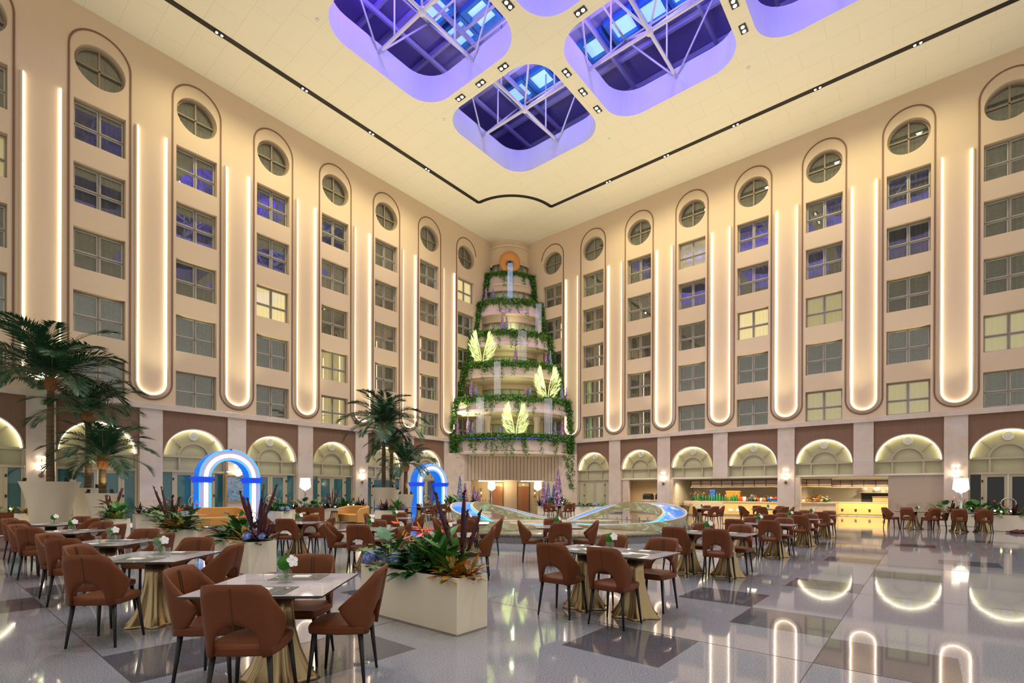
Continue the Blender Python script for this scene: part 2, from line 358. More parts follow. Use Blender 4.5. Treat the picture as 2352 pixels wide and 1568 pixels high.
# space-frame trusses hanging in the wells
WDESC = ['nearest the corner tower', 'on the right of the ceiling', 'at the upper left of the ceiling', 'at the top edge of the photo', 'at the upper right corner of the ceiling']
tr_m = mat('truss_white', (.72, .70, .72), .4)
for i, (x, y) in enumerate(WELLS):
    t = empty('roof_truss', (x, y, ZC + .95), label='white tube space-frame truss in the skylight well ' + WDESC[i], cat='truss')
    m_ = MB()
    for sx, sy in ((1,0),(-1,0),(0,1),(0,-1)): m_.tube([(0,0,0),(sx*WH,sy*WH,0)], .085, 10)
    m_.build('lower_tube', tr_m, t, smooth=True)
    m_ = MB(); m_.sphere((0,0,0), .2, 14); m_.build('node', tr_m, t, smooth=True)
    m_ = MB()
    for sx, sy in ((1,1),(-1,1),(-1,-1),(1,-1)):
        m_.tube([(0,0,.05),(sx*2.6,sy*2.6,2.9)], .055, 8); m_.tube([(sx*2.6,sy*2.6,2.9),(sx*3.4,sy*.1,0.1)], .05, 8); m_.tube([(sx*2.6,sy*2.6,2.9),(sx*.1,sy*3.4,.1)], .05, 8)
    for a, b in (((2.6,2.6),(-2.6,2.6)),((-2.6,2.6),(-2.6,-2.6)),((-2.6,-2.6),(2.6,-2.6)),((2.6,-2.6),(2.6,2.6))): m_.tube([(*a,2.9),(*b,2.9)], .055, 8)
    for sx, sy in ((1,0),(-1,0),(0,1),(0,-1)): m_.tube([(sx*2.1, sy*2.1, -.05), (sx*2.1, sy*2.1, 3.4)], .045, 8)
    m_.build('diagonal_tube', tr_m, t, smooth=True)
# black lighting track
mb = MB(); W2 = .14; zt = ZC - .02
def flat(P):
    L_, Rr = [], []
    for i in range(len(P)):
        a = Vector(P[max(0, i-1)]); b = Vector(P[min(len(P)-1, i+1)]); t = (b - a).normalized()
        L_.append((P[i][0] - t.y*W2, P[i][1] + t.x*W2)); Rr.append((P[i][0] + t.y*W2, P[i][1] - t.x*W2))
    mb.strip([(x, y, zt) for x, y in L_], [(x, y, zt) for x, y in Rr]); mb.strip([(x, y, ZC) for x, y in L_], [(x, y, zt) for x, y in L_]); mb.strip([(x, y, ZC) for x, y in Rr], [(x, y, zt) for x, y in Rr])
flat([(-25.48, -5), (-25.48, 26.76)] + arc(-25.44, 30.56, 3.8, -PI/2 + .01, -.01, 16) + [(-21.64, 30.57), (9, 30.57)])
tag(mb.build('trim_1', blk), 'long black lighting track recessed around the ceiling edge', 'ceiling trim', kind='structure')
lens_g = glow('lens_white', (1, .95, .86), 5)
sp = empty('track_spotlight'); MB().box(-.2, .2, -.12, .12, -.03, .0).build('housing', blk, sp)
for dx in (-.11, .11): MB().lathe([(.055, -.045), (.055, -.03)], 12, c=(dx, 0, 0)).build('lens', lens_g, sp)
tl = [('left', -25.48, y, PI/2) for y in TRACKL] + [('right', x, 30.57, 0) for x in TRACKR]
for i, (sd, x, y, rz) in enumerate(tl):
    n = i if sd == 'left' else i - len(TRACKL)
    place(sp, (x, y, ZC - .02), rz, f'{ORD[n]} twin spotlight in the black track along the {sd} wall, counted from the {"photo edge" if sd=="left" else "corner tower"}', 'spotlights in the black track', cat='spotlight')
dl = empty('downlight'); MB().box(-.27, .27, -.15, .15, -.03, .0).build('housing', blk, dl)
for dx in (-.13, .13): MB().lathe([(.08, -.045), (.08, -.03)], 14, c=(dx, 0, 0)).build('lens', lens_g, dl)
DD = ['left of the nearest skylight well, middle of three', 'left of the nearest skylight well, lowest of three', 'left of the nearest skylight well, highest of three', 'beside the upper edge of the left skylight well at the photo top', 'right of the nearest skylight well, highest of three', 'right of the nearest skylight well, middle of three', 'right of the nearest skylight well, lowest of three', 'above the tip of the right skylight well', 'right of the right skylight well, upper one', 'right of the right skylight well, lower one']
for (x, y, t), d in zip(DOWN, DD): place(dl, (x, y, ZC), PI/2 if t else 0, 'black twin downlight ' + d, 'twin downlights in the ceiling ribs', cat='downlight')
sk = empty('sprinkler_head'); MB().lathe([(.09, -.02), (.05, -.05), (.02, -.12)], 12).build('rose', white, sk)
for (x, y), d in zip([(-21.32, 11.73), (-21.34, 19.5), (-14.74, 26.9), (-6.9, 26.9), (-21.6, 26.9)], ['left of the upper left skylight well', 'left of the nearest skylight well', 'below the nearest skylight well', 'below the right skylight well', 'close to the curve of the black track']):
    place(sk, (x, y, ZC), 0, 'small white sprinkler head on the cream ceiling ' + d, 'sprinkler heads', cat='sprinkler')

# ---- walls: everything below is drawn in wall coordinates (x along the wall, y into the wall, z up)
ROWS = [(17.03, 18.85), (14.25, 16.05), (11.40, 13.20), (8.55, 10.40), (5.80, 7.56)]
RZC, RZR = 20.65, .92
def holes(s): 
    return [[(s-.925, a), (s+.925, a), (s+.925, b), (s-.925, b)] for a, b in ROWS] + [arc(s, RZC, RZR, 0, 2*PI*31/32, 31)]
SIDES = {'left': dict(loc=(-A, 0, 0), rz=PI/2, wins=[5.41 + PL*k for k in range(-1, 7)], strips=[3.47 + PL*k for k in range(0, 7)], lo=-5, hi=B, pitch=PL),
         'right': dict(loc=(0, B, 0), rz=0, wins=[-.71 - PR*k for k in range(-1, 7)], strips=[1.22 - PR*k for k in range(0, 7)], lo=-A, hi=9, pitch=PR)}
RD = .42
for sd, q in SIDES.items():
    W_ = empty('wall_' + sd, q['loc'], q['rz'], f'sand plaster {sd} wall of the atrium with arched window bays', 'wall', kind='structure'); q['root'] = W_
    mb = MB(); hp = q['pitch'] / 2; cover = sorted(q['wins'])
    e0, e1 = cover[0] - hp, cover[-1] + hp
    for s in cover:
        a, b = max(s - hp, q['lo']), min(s + hp, q['hi'])
        H = holes(s)
        mb.poly([[(a, ZB1), (b, ZB1), (b, ZC), (a, ZC)]] + [h[::-1] for h in H], lambda x, z: (x, 0, z))
        for h in H: mb.strip([(x, 0, z) for x, z in h], [(x, RD, z) for x, z in h], 0, True)
    for a, b in ((q['lo'], e0), (e1, q['hi'])):
        if b > a + .01: mb.add([(a,0,ZB1),(b,0,ZB1),(b,0,ZC),(a,0,ZC)], [(0,1,2,3)])
    mb.build('upper_plaster', plaster, W_)
    MB().box(q['lo'], q['hi'], -.13, .02, ZB0, ZB1).build('marble_ledge', marb, W_, bevel=.015)
    # serpentine groove line round the window bays and under the light strips
    P = []; st = sorted(q['strips']); wi = cover
    evs = sorted([(s, 'w') for s in wi] + [(s, 's') for s in st])
    for s, t in evs:
        if t == 'w': P += arc(s, 21.09, 1.095, PI, 0, 20)
        else: P += arc(s, 6.83, .85 if sd == 'right' else .85, PI, 2*PI, 20)
    mb = MB(); ribbon(mb, P, .07, 0, -.03); tag(mb.build('trim_%d' % (2 if sd == 'left' else 3), groove_m, loc=q['loc'], rz=q['rz']), f'brown serpentine moulding line looping round the bays of the {sd} wall', 'wall trim', kind='structure')
# light strips
def U(w_, n=20): return [(-w_, 18.88)] + arc(0, 6.79, w_, PI, 2*PI, n) + [(w_, 18.88)]
ls = empty('strip_light')
mb = MB(); mb.tube([(x, -.05, z) for x, z in U(.575)], .022, 6); mb.build('led_tube', led, ls)
mb = MB(); ribbon(mb, U(.64), .06, 0, -.11); mb.build('lip', plaster, ls)
for sd, q in SIDES.items():
    st = sorted(q['strips']) if sd == 'left' else sorted(q['strips'], reverse=True)
    for i, s in enumerate(st):
        L = (-A, s, 0) if sd == 'left' else (s, B, 0)
        place(ls, L, q['rz'], f'tall glowing U-shaped light strip, {ORD[i]} from the {"left" if sd=="left" else "right"} photo edge on the {sd} wall', 'U-shaped light strips on the walls', cat='light')
# windows
def bars(mb, x0, x1, z0, z1, t, y0, y1, m=0):
    mb.box(x0, x1, y0, y1, z0, z0 + t, m); mb.box(x0, x1, y0, y1, z1 - t, z1, m); mb.box(x0, x0 + t, y0, y1, z0 + t, z1 - t, m); mb.box(x1 - t, x1, y0, y1, z0 + t, z1 - t, m)
def fold(x0, x1, z0, z1, y, n=90, amp=.045, k=9):
    mb = MB(); ph = random.random() * 6
    f = lambda i: y + amp * math.sin(ph + k * 2*PI * i / n) * (.6 + .4*math.sin(i * .7)); X = lambda i: x0 + (x1 - x0) * i / n
    return mb.strip([(X(i), f(i), z0) for i in range(n + 1)], [(X(i), f(i), z1) for i in range(n + 1)])
def rect_window():
    o = empty('window_0'); h = 1.80; t = .80
    mb = MB(); bars(mb, -.925, .925, 0, h, .05, .26, .42); mb.box(-.028, .028, .26, .42, .05, h - .05); mb.box(-.875, .875, .26, .42, t - .025, t + .025); mb.build('frame', win_fr, o)
    mb = MB()
    for a, b in ((-.875, -.035), (.035, .875)):
        for c, d in ((.05, t - .03), (t + .03, h - .05)): bars(mb, a, b, c, d, .04, .31, .38)
    mb.build('sash', win_sash, o)
    MB().add([(-.9,.345,.02),(.9,.345,.02),(.9,.345,h-.02),(-.9,.345,h-.02)], [(0,1,2,3)]).build('pane', pane_m, o)
    fold(-.95, .95, -.03, h + .05, .56).build('curtain', cur_d, o, smooth=True)
    return o
def round_window():
    o = empty('window_0'); r = RZR
    mb = MB(); ribbon(mb, arc(0, 0, r - .04, 0, 2*PI*31/32, 31), .09, .42, .26, 0, True)
    mb.box(-.035, .035, .27, .42, -r + .05, r - .05); mb.box(-r + .05, r - .05, .27, .42, -.03, .03); mb.build('frame', win_fr, o)
    MB().poly([arc(0, 0, r, 0, 2*PI*31/32, 31)], lambda x, z: (x, .345, z)).build('pane', pane_m, o)
    fold(-.95, .95, -.95, .95, .56).build('curtain', cur_d, o, smooth=True)
    return o
wr, wo = rect_window(), round_window()
LIT = {('left', 2, 2): cur_w, ('left', 3, 3): cur_l, ('left', 3, 4): cur_l, ('right', 0, 4): cur_l, ('right', 1, 2): cur_l, ('right', 1, 4): cur_l, ('right', 2, 2): cur_w, ('right', 3, 0): cur_l, ('right', -1, 3): cur_l, ('left', -1, 1): cur_l, ('left', 6, 0): cur_w}
CURV = {}
for sd, q in SIDES.items():
    for ki, s in enumerate(q['wins']):
        k = ki - 1; L = (-A, s) if sd == 'left' else (s, B)
        col = f'{ORD[ki]} window column from the {sd} photo edge'; col2 = f'{ORD[ki]} column from the {sd} photo edge'
        for r in range(-1, 5):
            src = wo if r < 0 else wr; z = RZC if r < 0 else ROWS[r][0]
            lit = LIT.get((sd, k, r))
            lab = (f'round four-pane window at the top of the {col}' if r < 0 else f'{"lit yellow-curtained" if lit else "dark-curtained"} four-pane window, {ORD[r]} below the round one, {col2}')
            o = place(src, (*L, z), q['rz'], lab, 'windows of the guest floors', cat='window')
            o.name = wname(); o['kind'] = 'structure'
            if r >= 0: o.scale = (1, 1, (ROWS[r][1] - ROWS[r][0]) / 1.80)
            if lit:
                for c in o.children:
                    if c.name.startswith('curtain'):
                        c.data = c.data.copy(); c.data.materials[0] = lit
# ================================================================ GROUND STOREY
AR = 1.40; HW = 1.465
def bays(q, ks, sg): return [(k, (5.41 + PL*k) if sg > 0 else (-.71 - PR*k)) for k in ks]
LB = [(k, 5.41 + PL*k) for k in range(-1, 6)]; RB = [(k, -.71 - PR*k) for k in range(-1, 6)]
for sd, bb in (('left', LB), ('right', RB)):
    W_ = SIDES[sd]['root']; mb = MB()
    hp = SIDES[sd]['pitch']/2
    for k, s in bb:
        P = [(s - hp + .4, Z1), (s - AR, Z1)] + arc(s, Z1, AR, PI, 0, 28)[1:] + [(s + hp - .4, Z1), (s + hp - .4, ZB0 + .02), (s - hp + .4, ZB0 + .02)]
        mb.prism(P, .06, .46, lambda x, z, y: (x, y, z))
    mb.build('brown_spandrel', brown_p, W_)
# pillars: some stop above the buffet opening
def pillar(sd, s, z0, w_=.93):
    W_ = SIDES[sd]['root']; mb = MB().box(s - w_/2, s + w_/2, -.04, .50, z0, ZB0 + .01)
    if z0 == 0: mb.box(s - w_/2 - .015, s + w_/2 + .015, -.055, .5, 0, .1, 1)
    return mb.build('marble_pillar', [marb, mat('plinth', (.13, .105, .09), .3)], W_, bevel=.012)
for k in range(0, 6): pillar('left', 3.47 + PL*k, 0)
pillar('left', 3.47 + PL*6 + .05, 0, .95); pillar('left', -.42, 0)
for k in range(0, 6): pillar('right', 1.22 - PR*k, 2.5 if k in (1, 3) else 0)
pillar('right', 1.22 - PR*6, 0); pillar('right', 5.09, 0)
mb = MB().box(7, 9, .0, .4, 0, ZB0); mb.build('end_wall', plaster, SIDES['right']['root'])
MB().box(-5, -.9, .0, .4, 0, ZB0).build('end_wall', plaster, SIDES['left']['root'])
# arch window prototype
aw = empty('window_0'); yb = .44
mb = MB(); P = arc(0, 0, AR + .03, 0, PI, 28); mb.poly([P], lambda x, z: (x, yb, z)); mb.build('lunette_pane', frost, aw)
MB().add([(-HW,yb,-.76),(HW,yb,-.76),(HW,yb,0),(-HW,yb,0)], [(0,1,2,3)]).build('row_pane', frost, aw)
mb = MB(); y0, y1 = yb - .12, yb + .02
mb.box(-HW, HW, y0 - .03, y1, -.05, .05); mb.box(-HW, HW, y0 - .06, y1, -.80, -.69)
for a in (-HW + .03, -.66, .66, HW - .03): mb.box(a - .045, a + .045, y0, y1, -.70, -.04)
ribbon(mb, arc(0, 0, .70, PI, 0, 24), .08, y1, y0)
for a in (R_(42), R_(138)): ribbon(mb, [(.72*math.cos(a), .72*math.sin(a)), (1.41*math.cos(a), 1.41*math.sin(a))], .06, y1, y0)
mb.build('mullion_frame', champ, aw)
mb = MB(); mb.tube([(x, yb - .14, z) for x, z in arc(0, 0, AR - .035, .02, PI - .02, 30)], .026, 6); mb.build('led_arc', led_g, aw)
mb = MB(); ribbon(mb, arc(0, 0, AR + .02, 0, PI, 30), .05, .10, .04); mb.build('arch_trim', champ, aw)
mb = MB()
for r in (.215, .15, .105, .06, .025): mb.lathe([(r - .012, 0), (r - .006, .02), (r, 0)] if r < .2 else [(r - .035, 0), (r - .015, .04), (r, 0)], 24)
vent = MB(); mb2 = MB(); mb2.v = [(x, yb - .03 - z, 1.08 + y) for x, y, z in mb.v]; mb2.f = mb.f; mb2.m = mb.m; mb2.build('round_vent', white, aw)
MB().poly([arc(0, 1.08, .19, 0, 2*PI*23/24, 23)], lambda x, z: (x, yb - .012, z)).build('vent_disc', mat('vent_dark', (.09, .085, .07), .6), aw)
for sd, bb in (('left', LB), ('right', RB)):
    for i, (k, s) in enumerate(bb):
        L = (-A, s, Z1) if sd == 'left' else (s, B, Z1)
        o = place(aw, L, SIDES[sd]['rz'], f'lit arched lunette window, {ORD[i]} from the {sd} photo edge on the ground floor', 'lit arched windows', cat='window'); o.name = wname(); o['kind'] = 'structure'
# glazed door bays
DN = [1]
def door_bay(glass, frosted=False):
    o = empty('door_0'); y = .36; H = Z2
    mb = MB()
    for x in (-HW + .04, -.93, .93, HW - .04): mb.box(x - .05, x + .05, y - .04, y + .1, 0, H)
    mb.box(-HW, HW, y - .03, y + .1, 0, .06); mb.build('frame', champ, o)
    for sg in (-1, 1):
        lf = MB(); x0, x1 = sorted((sg*.01, sg*.88)); bars(lf, x0, x1, .03, H - .02, .13, y - .02, y + .04)
        l = lf.build('leaf', champ, o); MB().box(x0 + .12, x1 - .12, y, y + .02, .14, H - .14).build('pane', glass, l)
        mm = MB()
        for z in (.4, 1.25, 2.1): mm.box(sg*.93 - .03, sg*.93 + .03, y - .07, y - .03, z, z + .12)
        mm.build('hinge', blk, l)
        x0, x1 = sorted((sg*.98, sg*1.38)); MB().box(x0, x1, y, y + .02, .05, H).build('side_pane', glass, o)
    if not frosted:
        mb = MB(); mb.tube([(.27*math.cos(a*PI/16), y - .09, 1.05 + .27*math.sin(a*PI/16)) for a in range(32)], .028, 8, closed=True); mb.build('ring_handle', steel, o, smooth=True)
    return o
dt = door_bay(teal); dn = door_bay(night); df = door_bay(frost, True)
for i, (k, s) in enumerate(LB):
    o = place(dt, (-A, s, 0), PI/2, f'teal-lit glazed double door with ring handle, {ORD[i]} bay from the left photo edge', 'teal-lit glazed doors', cat='door'); o.name = 'door_%d' % DN[0]; o['kind'] = 'structure'; DN[0] += 1
for src, s, lab in ((dn, RB[0][1], 'dark glazed double door with steel ring handle at the right photo edge'), (df, RB[-1][1], 'frosted glass folding door in the bay right of the tower')):
    o = place(src, (s, B, 0), 0, lab, cat='door'); o.name = 'door_%d' % DN[0]; o['kind'] = 'structure'; DN[0] += 1
# ---- rooms opening off the right wall
W_ = SIDES['right']['root']
cream_w = mat('buffet_cream', (.66, .52, .36), .35); tile_w = mat('buffet_tile', (.62, .56, .45), .3); glos = mat('glossy_panel', (.47, .35, .26), .05, spec=.7, coat=.6)
mb = MB()
mb.add([(-13.8, 9.4, 0), (1.0, 9.4, 0), (1.0, 9.4, 2.9), (-13.8, 9.4, 2.9)], [(0,1,2,3)])
mb.box(-14.05, -13.78, .5, 9.4, 0, 2.9); mb.box(.8, 1.0, .5, 9.4, 0, 2.9)
mb.add([(-13.9, 4.4, 0), (-6.6, 4.4, 0), (-6.6, 4.4, 2.9), (-13.9, 4.4, 2.9)], [(0,1,2,3)]); mb.box(-6.7, -6.5, 3.2, 9.4, 0, 2.9)
mb.build('buffet_wall', tile_w, W_)
mb = MB(); mb.add([(-18.2, .3, 0), (-18.2, 3.2, 0), (-18.2, 3.2, 2.9), (-18.2, .3, 2.9)], [(0,1,2,3)]); mb.add([(-18.2, 3.2, 0), (-14.0, 3.2, 0), (-14.0, 3.2, 2.9), (-18.2, 3.2, 2.9)], [(0,1,2,3)])
mb.build('coffee_room_wall', cream_w, W_)
MB().box(-18.3, 1.0, .2, 9.4, 2.52, 2.62).build('buffet_ceiling', ceil_m, W_)
MB().box(-1.55, .76, .30, .42, 0, 2.5).build('glossy_partition', glos, W_)
MB().box(-17.6, -17.05, .26, .42, 0, 2.5).build('beige_panel', marb2, W_)
MB().box(-13.8, -13.55, -.02, .4, 0, 2.5).build('beige_panel', marb2, W_)
MB().box(-6.05, -5.75, -.0, .4, 0, 2.5).build('beige_panel', marb2, W_)
bl = (1, .80, .50)
for x, y, p in ((-12, B + 1.0, 120), (-8.4, B + 1.0, 120), (-4.2, B + .9, 130), (-3.2, B + 5.4, 300), (-1.5, B + 8.2, 110), (-16, B + .9, 80)):
    [lamp('SPOT', 'buffet_light', (x + dx, y, 2.48), p*.95, bl, aim=(x + dx, y + .3, 0), spot_size=R_(150), spot_blend=.5, shadow_soft_size=.05) for dx in (-1.1, 0, 1.1)]
gl_y = mat('counter_yellow', (.68, .46, .16), .4, emit=(1, .66, .2), estr=.22)
top_m = marble('counter_top', (.62, .54, .44), (.7, .62, .52), (.5, .4, .3), .08)
def counter(name, x0, x1, y0, y1, h, label, front, lit=True, boxes=()):
    o = empty(name, ((x0 + x1)/2, B + y0, 0), 0, label, 'counter'); w2 = (x1 - x0)/2
    MB().box(-w2, w2, .05, y1 - y0, .1, h - .06).build('body', front, o)
    MB().box(-w2 + .05, w2 - .05, .10, y1 - y0, 0, .1).build('kick_base', marb2, o)
    MB().box(-w2 - .02, w2 + .02, 0, y1 - y0, h - .06, h).build('worktop', top_m, o, bevel=.01)
    return o
c1 = counter('buffet_counter', -13.4, -6.75, 1.6, 2.5, .98, 'long marble-topped bar counter in the left buffet opening', gl_y)
MB().box(-3.3, -.6, -.0, .06, .1, .92).build('marble_front', marb2, c1)
c2 = counter('buffet_counter', -6.4, -4.1, 1.3, 2.6, .98, 'beige marble buffet island right of the full-height pillar', marb2)
c3 = counter('buffet_counter', -6.4, .78, 7.6, 8.5, .95, 'yellow back buffet counter with dark drawer pulls along the far tiled wall', gl_y)
pdm = mat('pull_dark', (.06, .04, .03), .4)
for i in range(9): pull = MB(); pull.prism([(-3.2 + .78*i - .07, .46), (-3.2 + .78*i + .07, .46), (-3.2 + .78*i + .06, .30), (-3.2 + .78*i, .26), (-3.2 + .78*i - .06, .30)], .02, .05, lambda x, z, y: (x, y, z)); pull.build('drawer_pull', pdm, c3)
c4 = counter('coffee_counter', -17.0, -14.6, 1.6, 2.4, .98, 'coffee counter under the round-arched bay left of the bar', cream_w)
wbx = glow('small_lit_box', (1, .86, .5), 1.1)
for i in range(3):
    o = MB().box(-.12, .12, -.02, .05, -.06, .06).build('lit_niche_box', wbx, c1, loc=(-.1 + .48*i, .02, .40))
mesh_m = mat('canopy_mesh', (.20, .13, .10), .4, .4)
def canopy(x0, x1, y, z0, z1, label, ends=True):
    o = empty('canopy', ((x0 + x1)/2, B + y, z0), 0, label, 'canopy'); w2 = (x1 - x0)/2; h = z1 - z0
    MB().box(-w2, w2, .03, .06, 0, h).build('mesh_panel', mat('canopy_back', (.36, .26, .21), .5), o)
    mb = MB(); n = int((x1 - x0)/.65)
    for i in range(n + 1): x = -w2 + (x1 - x0)*i/n; mb.box(x - .015, x + .015, -.02, .04, 0, h)
    for z in (0, h*.4, h): mb.box(-w2, w2, -.02, .03, z - .015, z + .015)
    mb.build('rail_grid', blk, o)
    MB().box(-w2, w2, -.1, 1.0, -.06, -.02).build('shelf_board', mat('canopy_shelf', (.5, .38, .22), .4), o)
    return o
canopy(-13.1, -6.7, 2.2, 2.0, 2.42, 'hanging bronze grid canopy above the bar counter'); canopy(-6.4, -4.4, 2.0, 2.0, 2.42, 'short bronze grid canopy above the buffet island'); canopy(-6.4, .78, 6.6, 2.0, 2.42, 'bronze grid canopy above the far buffet counter')
# ---- diagonal corner base of the tower
TO = Vector((-25.1, 30.2, 0)); TRZ = math.atan2(.721, .693)         # local x runs left to right, local -y faces the hall
T0 = empty('wall_tower', TO, TRZ, 'corner tower with curved storeys like a tiered cake above a marble entrance', 'tower', kind='structure')
flute = mat('fluted_panel', (.52, .40, .28), .55)
mb = MB(); mb.box(-5.27, -3.7, -.0, .4, 0, 4.6); mb.box(3.75, 5.27, 0, .4, 0, 4.6); mb.box(-3.7, -3.2, .02, .5, 0, 2.5); mb.box(2.6, 3.75, .02, .5, 0, 2.5); mb.build('marble_flank', marb2, T0)
mb = MB()
for i in range(27):
    x = -3.7 + i*7.45/27; mb.box(x, x + 7.45/27 - .05, -.02, .3, 2.5, 4.6)
mb.box(-3.7, 3.75, .06, .3, 2.5, 4.6); mb.build('fluted_panel', flute, T0)
hall_m = mat('lift_hall_wall', (.60, .46, .27), .4)
mb = MB(); mb.box(-3.2, 2.6, 2.0, 2.1, 0, 2.6); mb.box(-3.3, -3.2, .3, 2.0, 0, 2.6); mb.box(2.6, 2.7, .3, 2.0, 0, 2.6); mb.box(-3.3, 2.7, .2, 2.1, 2.5, 2.62); mb.build('lift_hall', hall_m, T0)
mb = MB()
for i in range(12): mb.box(-.35 + i*.085, -.30 + i*.085, 1.85, 2.0, 0, 2.5)
mb.box(-.36, .68, 1.9, 2.0, 0, 2.5); mb.build('fluted_pier', flute, T0)
copper = mat('lift_door_copper', (.34, .145, .06), .35, .3)
for i, x in enumerate((-1.0, 1.2)):
    o = empty('door_%d' % DN[0], TO + Matrix.Rotation(TRZ, 3, 'Z') @ Vector((x, 1.98, 0)), TRZ, f'copper lift door {"left" if i == 0 else "right"} of the fluted pier under the tower', 'door', kind='structure'); DN[0] += 1
    MB().box(-.48, -.005, -.04, .0, 0, 2.05).build('leaf', copper, o); MB().box(.005, .48, -.04, .0, 0, 2.05).build('leaf', copper, o)
    mb = MB(); ribbon(mb, [(-.52, 0), (-.52, 2.35), (.52, 2.35), (.52, 0)], .05, 0, -.08); mb.build('frame', blk, o)
    MB().box(-.06, .06, -.06, -.02, 2.16, 2.24).build('indicator', wbx, o)
for i, x in enumerate((-1.55, 1.75)):
    c = glow('cove_bar', (1, .84, .55), 9); p = TO + Matrix.Rotation(TRZ, 3, 'Z') @ Vector((x, 1.2, 2.46))
    o = MB().box(-1.0 if i == 0 else -.85, .85, -.06, .06, -.02, .02).build('ceiling_light', c, loc=p, rz=TRZ); tag(o, f'{"left" if i == 0 else "right"} linear ceiling light of the lift hall under the tower', 'light')
p = TO + Matrix.Rotation(TRZ, 3, 'Z') @ Vector((-.3, .9, 2.44)); lamp('POINT', 'lift_hall_light', p - Vector((0,0,.3)), 90, (1, .78, .45), shadow_soft_size=.05)
for i, x in enumerate((-2.3, 2.15)):
    o = empty('wall_sconce', TO + Matrix.Rotation(TRZ, 3, 'Z') @ Vector((x, 1.98, 1.45)), TRZ, f'small brass up-down sconce {"left" if i == 0 else "right"} of the lift doors', 'wall lamp')
    MB().lathe([(.02, 0), (.09, .3)], 12, c=(0, -.1, .12)).lathe([(.09, -.3), (.02, 0)], 12, c=(0, -.1, .0)).build('cone_shade', gold, o, smooth=True)
    MB().box(-.03, .03, -.1, 0, .02, .1).build('bracket', gold, o); MB().sphere((0, -.1, .06), .05, 8).build('bulb', glow('bulb_yellow', (1, .7, .2), 8), o)
# ---- curved storeys
def tarc(w_, sag, n=24, ext=0):
    """arc bulging into the hall whose ends lie on the two walls, w_ from the corner; returns world points"""
    r = (w_*w_ + sag*sag) / (2*sag); a = math.asin(min(1, w_/r)); a = a if sag <= w_ else PI - a
    d = Vector((.7071, -.7071, 0)); e = Vector((.7071, .7071, 0)); c0 = Vector((-A, B, 0)) + d*(w_ + sag - r)
    return [c0 + d*(r*math.cos(t)) + e*(r*math.sin(t)) for t in [-a + 2*a*i/n for i in range(n + 1)]]
TIERS = [(1.95, .8, 19.0), (2.63, 1.05, 16.25), (3.25, 1.25, 13.4), (3.9, 1.5, 10.68), (4.55, 2.0, 7.76), (4.75, 2.0, 4.55)]
par_m = mat('parapet_pink', (.66, .53, .46), .6); sof_m = mat('soffit_cream', (.68, .56, .42), .6)
up = lambda P, z: [p + Vector((0, 0, z)) for p in P]
def band(mb, P, z0, z1, th=.16, m=0):
    c = Vector((-A, B, 0)); Q = [c + (p - c)*(1 - th/(p - c).length) for p in P]
    mb.strip(up(P, z0), up(P, z1), m); mb.strip(up(P, z1), up(Q, z1), m); mb.strip(up(Q, z1), up(Q, z0), m); mb.strip(up(Q, z0), up(P, z0), m)
def slab(mb, P, z0, z1, m=0):
    c = Vector((-A, B, 0)); n = len(P)
    for z in (z0, z1): mb.add([c + Vector((0,0,z))] + up(P, z), [(0, i + 1, i + 2) for i in range(n - 1)], m)
    mb.strip(up(P, z0), up(P, z1), m)
inv = Matrix.Translation(TO) @ Matrix.Rotation(TRZ, 4, 'Z'); inv = inv.inverted()
pk = MB(lambda *p: tuple(inv @ Vector(p))); sl = MB(lambda *p: tuple(inv @ Vector(p))); rl = MB(lambda *p: tuple(inv @ Vector(p)))
for i, (w_, sg, z) in enumerate(TIERS):
    P = tarc(w_, sg); h = 1.1 if i < 5 else 1.35
    band(pk, P, z + (.12 if i < 5 else .2), z + h); slab(sl, tarc(w_ + .06, sg + .06), z - .05, z + .14)
    slab(sl, tarc(w_ - .25, sg*.9), z - .16, z - .05)
pk.build('parapet', par_m, T0, smooth=True, auto=40); sl.build('balcony_slab', sof_m, T0, smooth=True, auto=40)
dr = MB(lambda *p: tuple(inv @ Vector(p)))
band(dr, tarc(1.62, .75), 21.0, ZC); band(dr, tarc(1.72, .8), 22.35, 22.5); band(dr, tarc(1.72, .8), 20.9, 21.02); band(dr, tarc(1.62, .75), 19.0, 19.5)
slab(dr, tarc(4.3, 1.6), 4.5, 4.56)
dr.build('crown_drum', plaster, T0, smooth=True, auto=40)
pane2 = glassy('tower_pane', (.85, .9, .8), .02, .08)
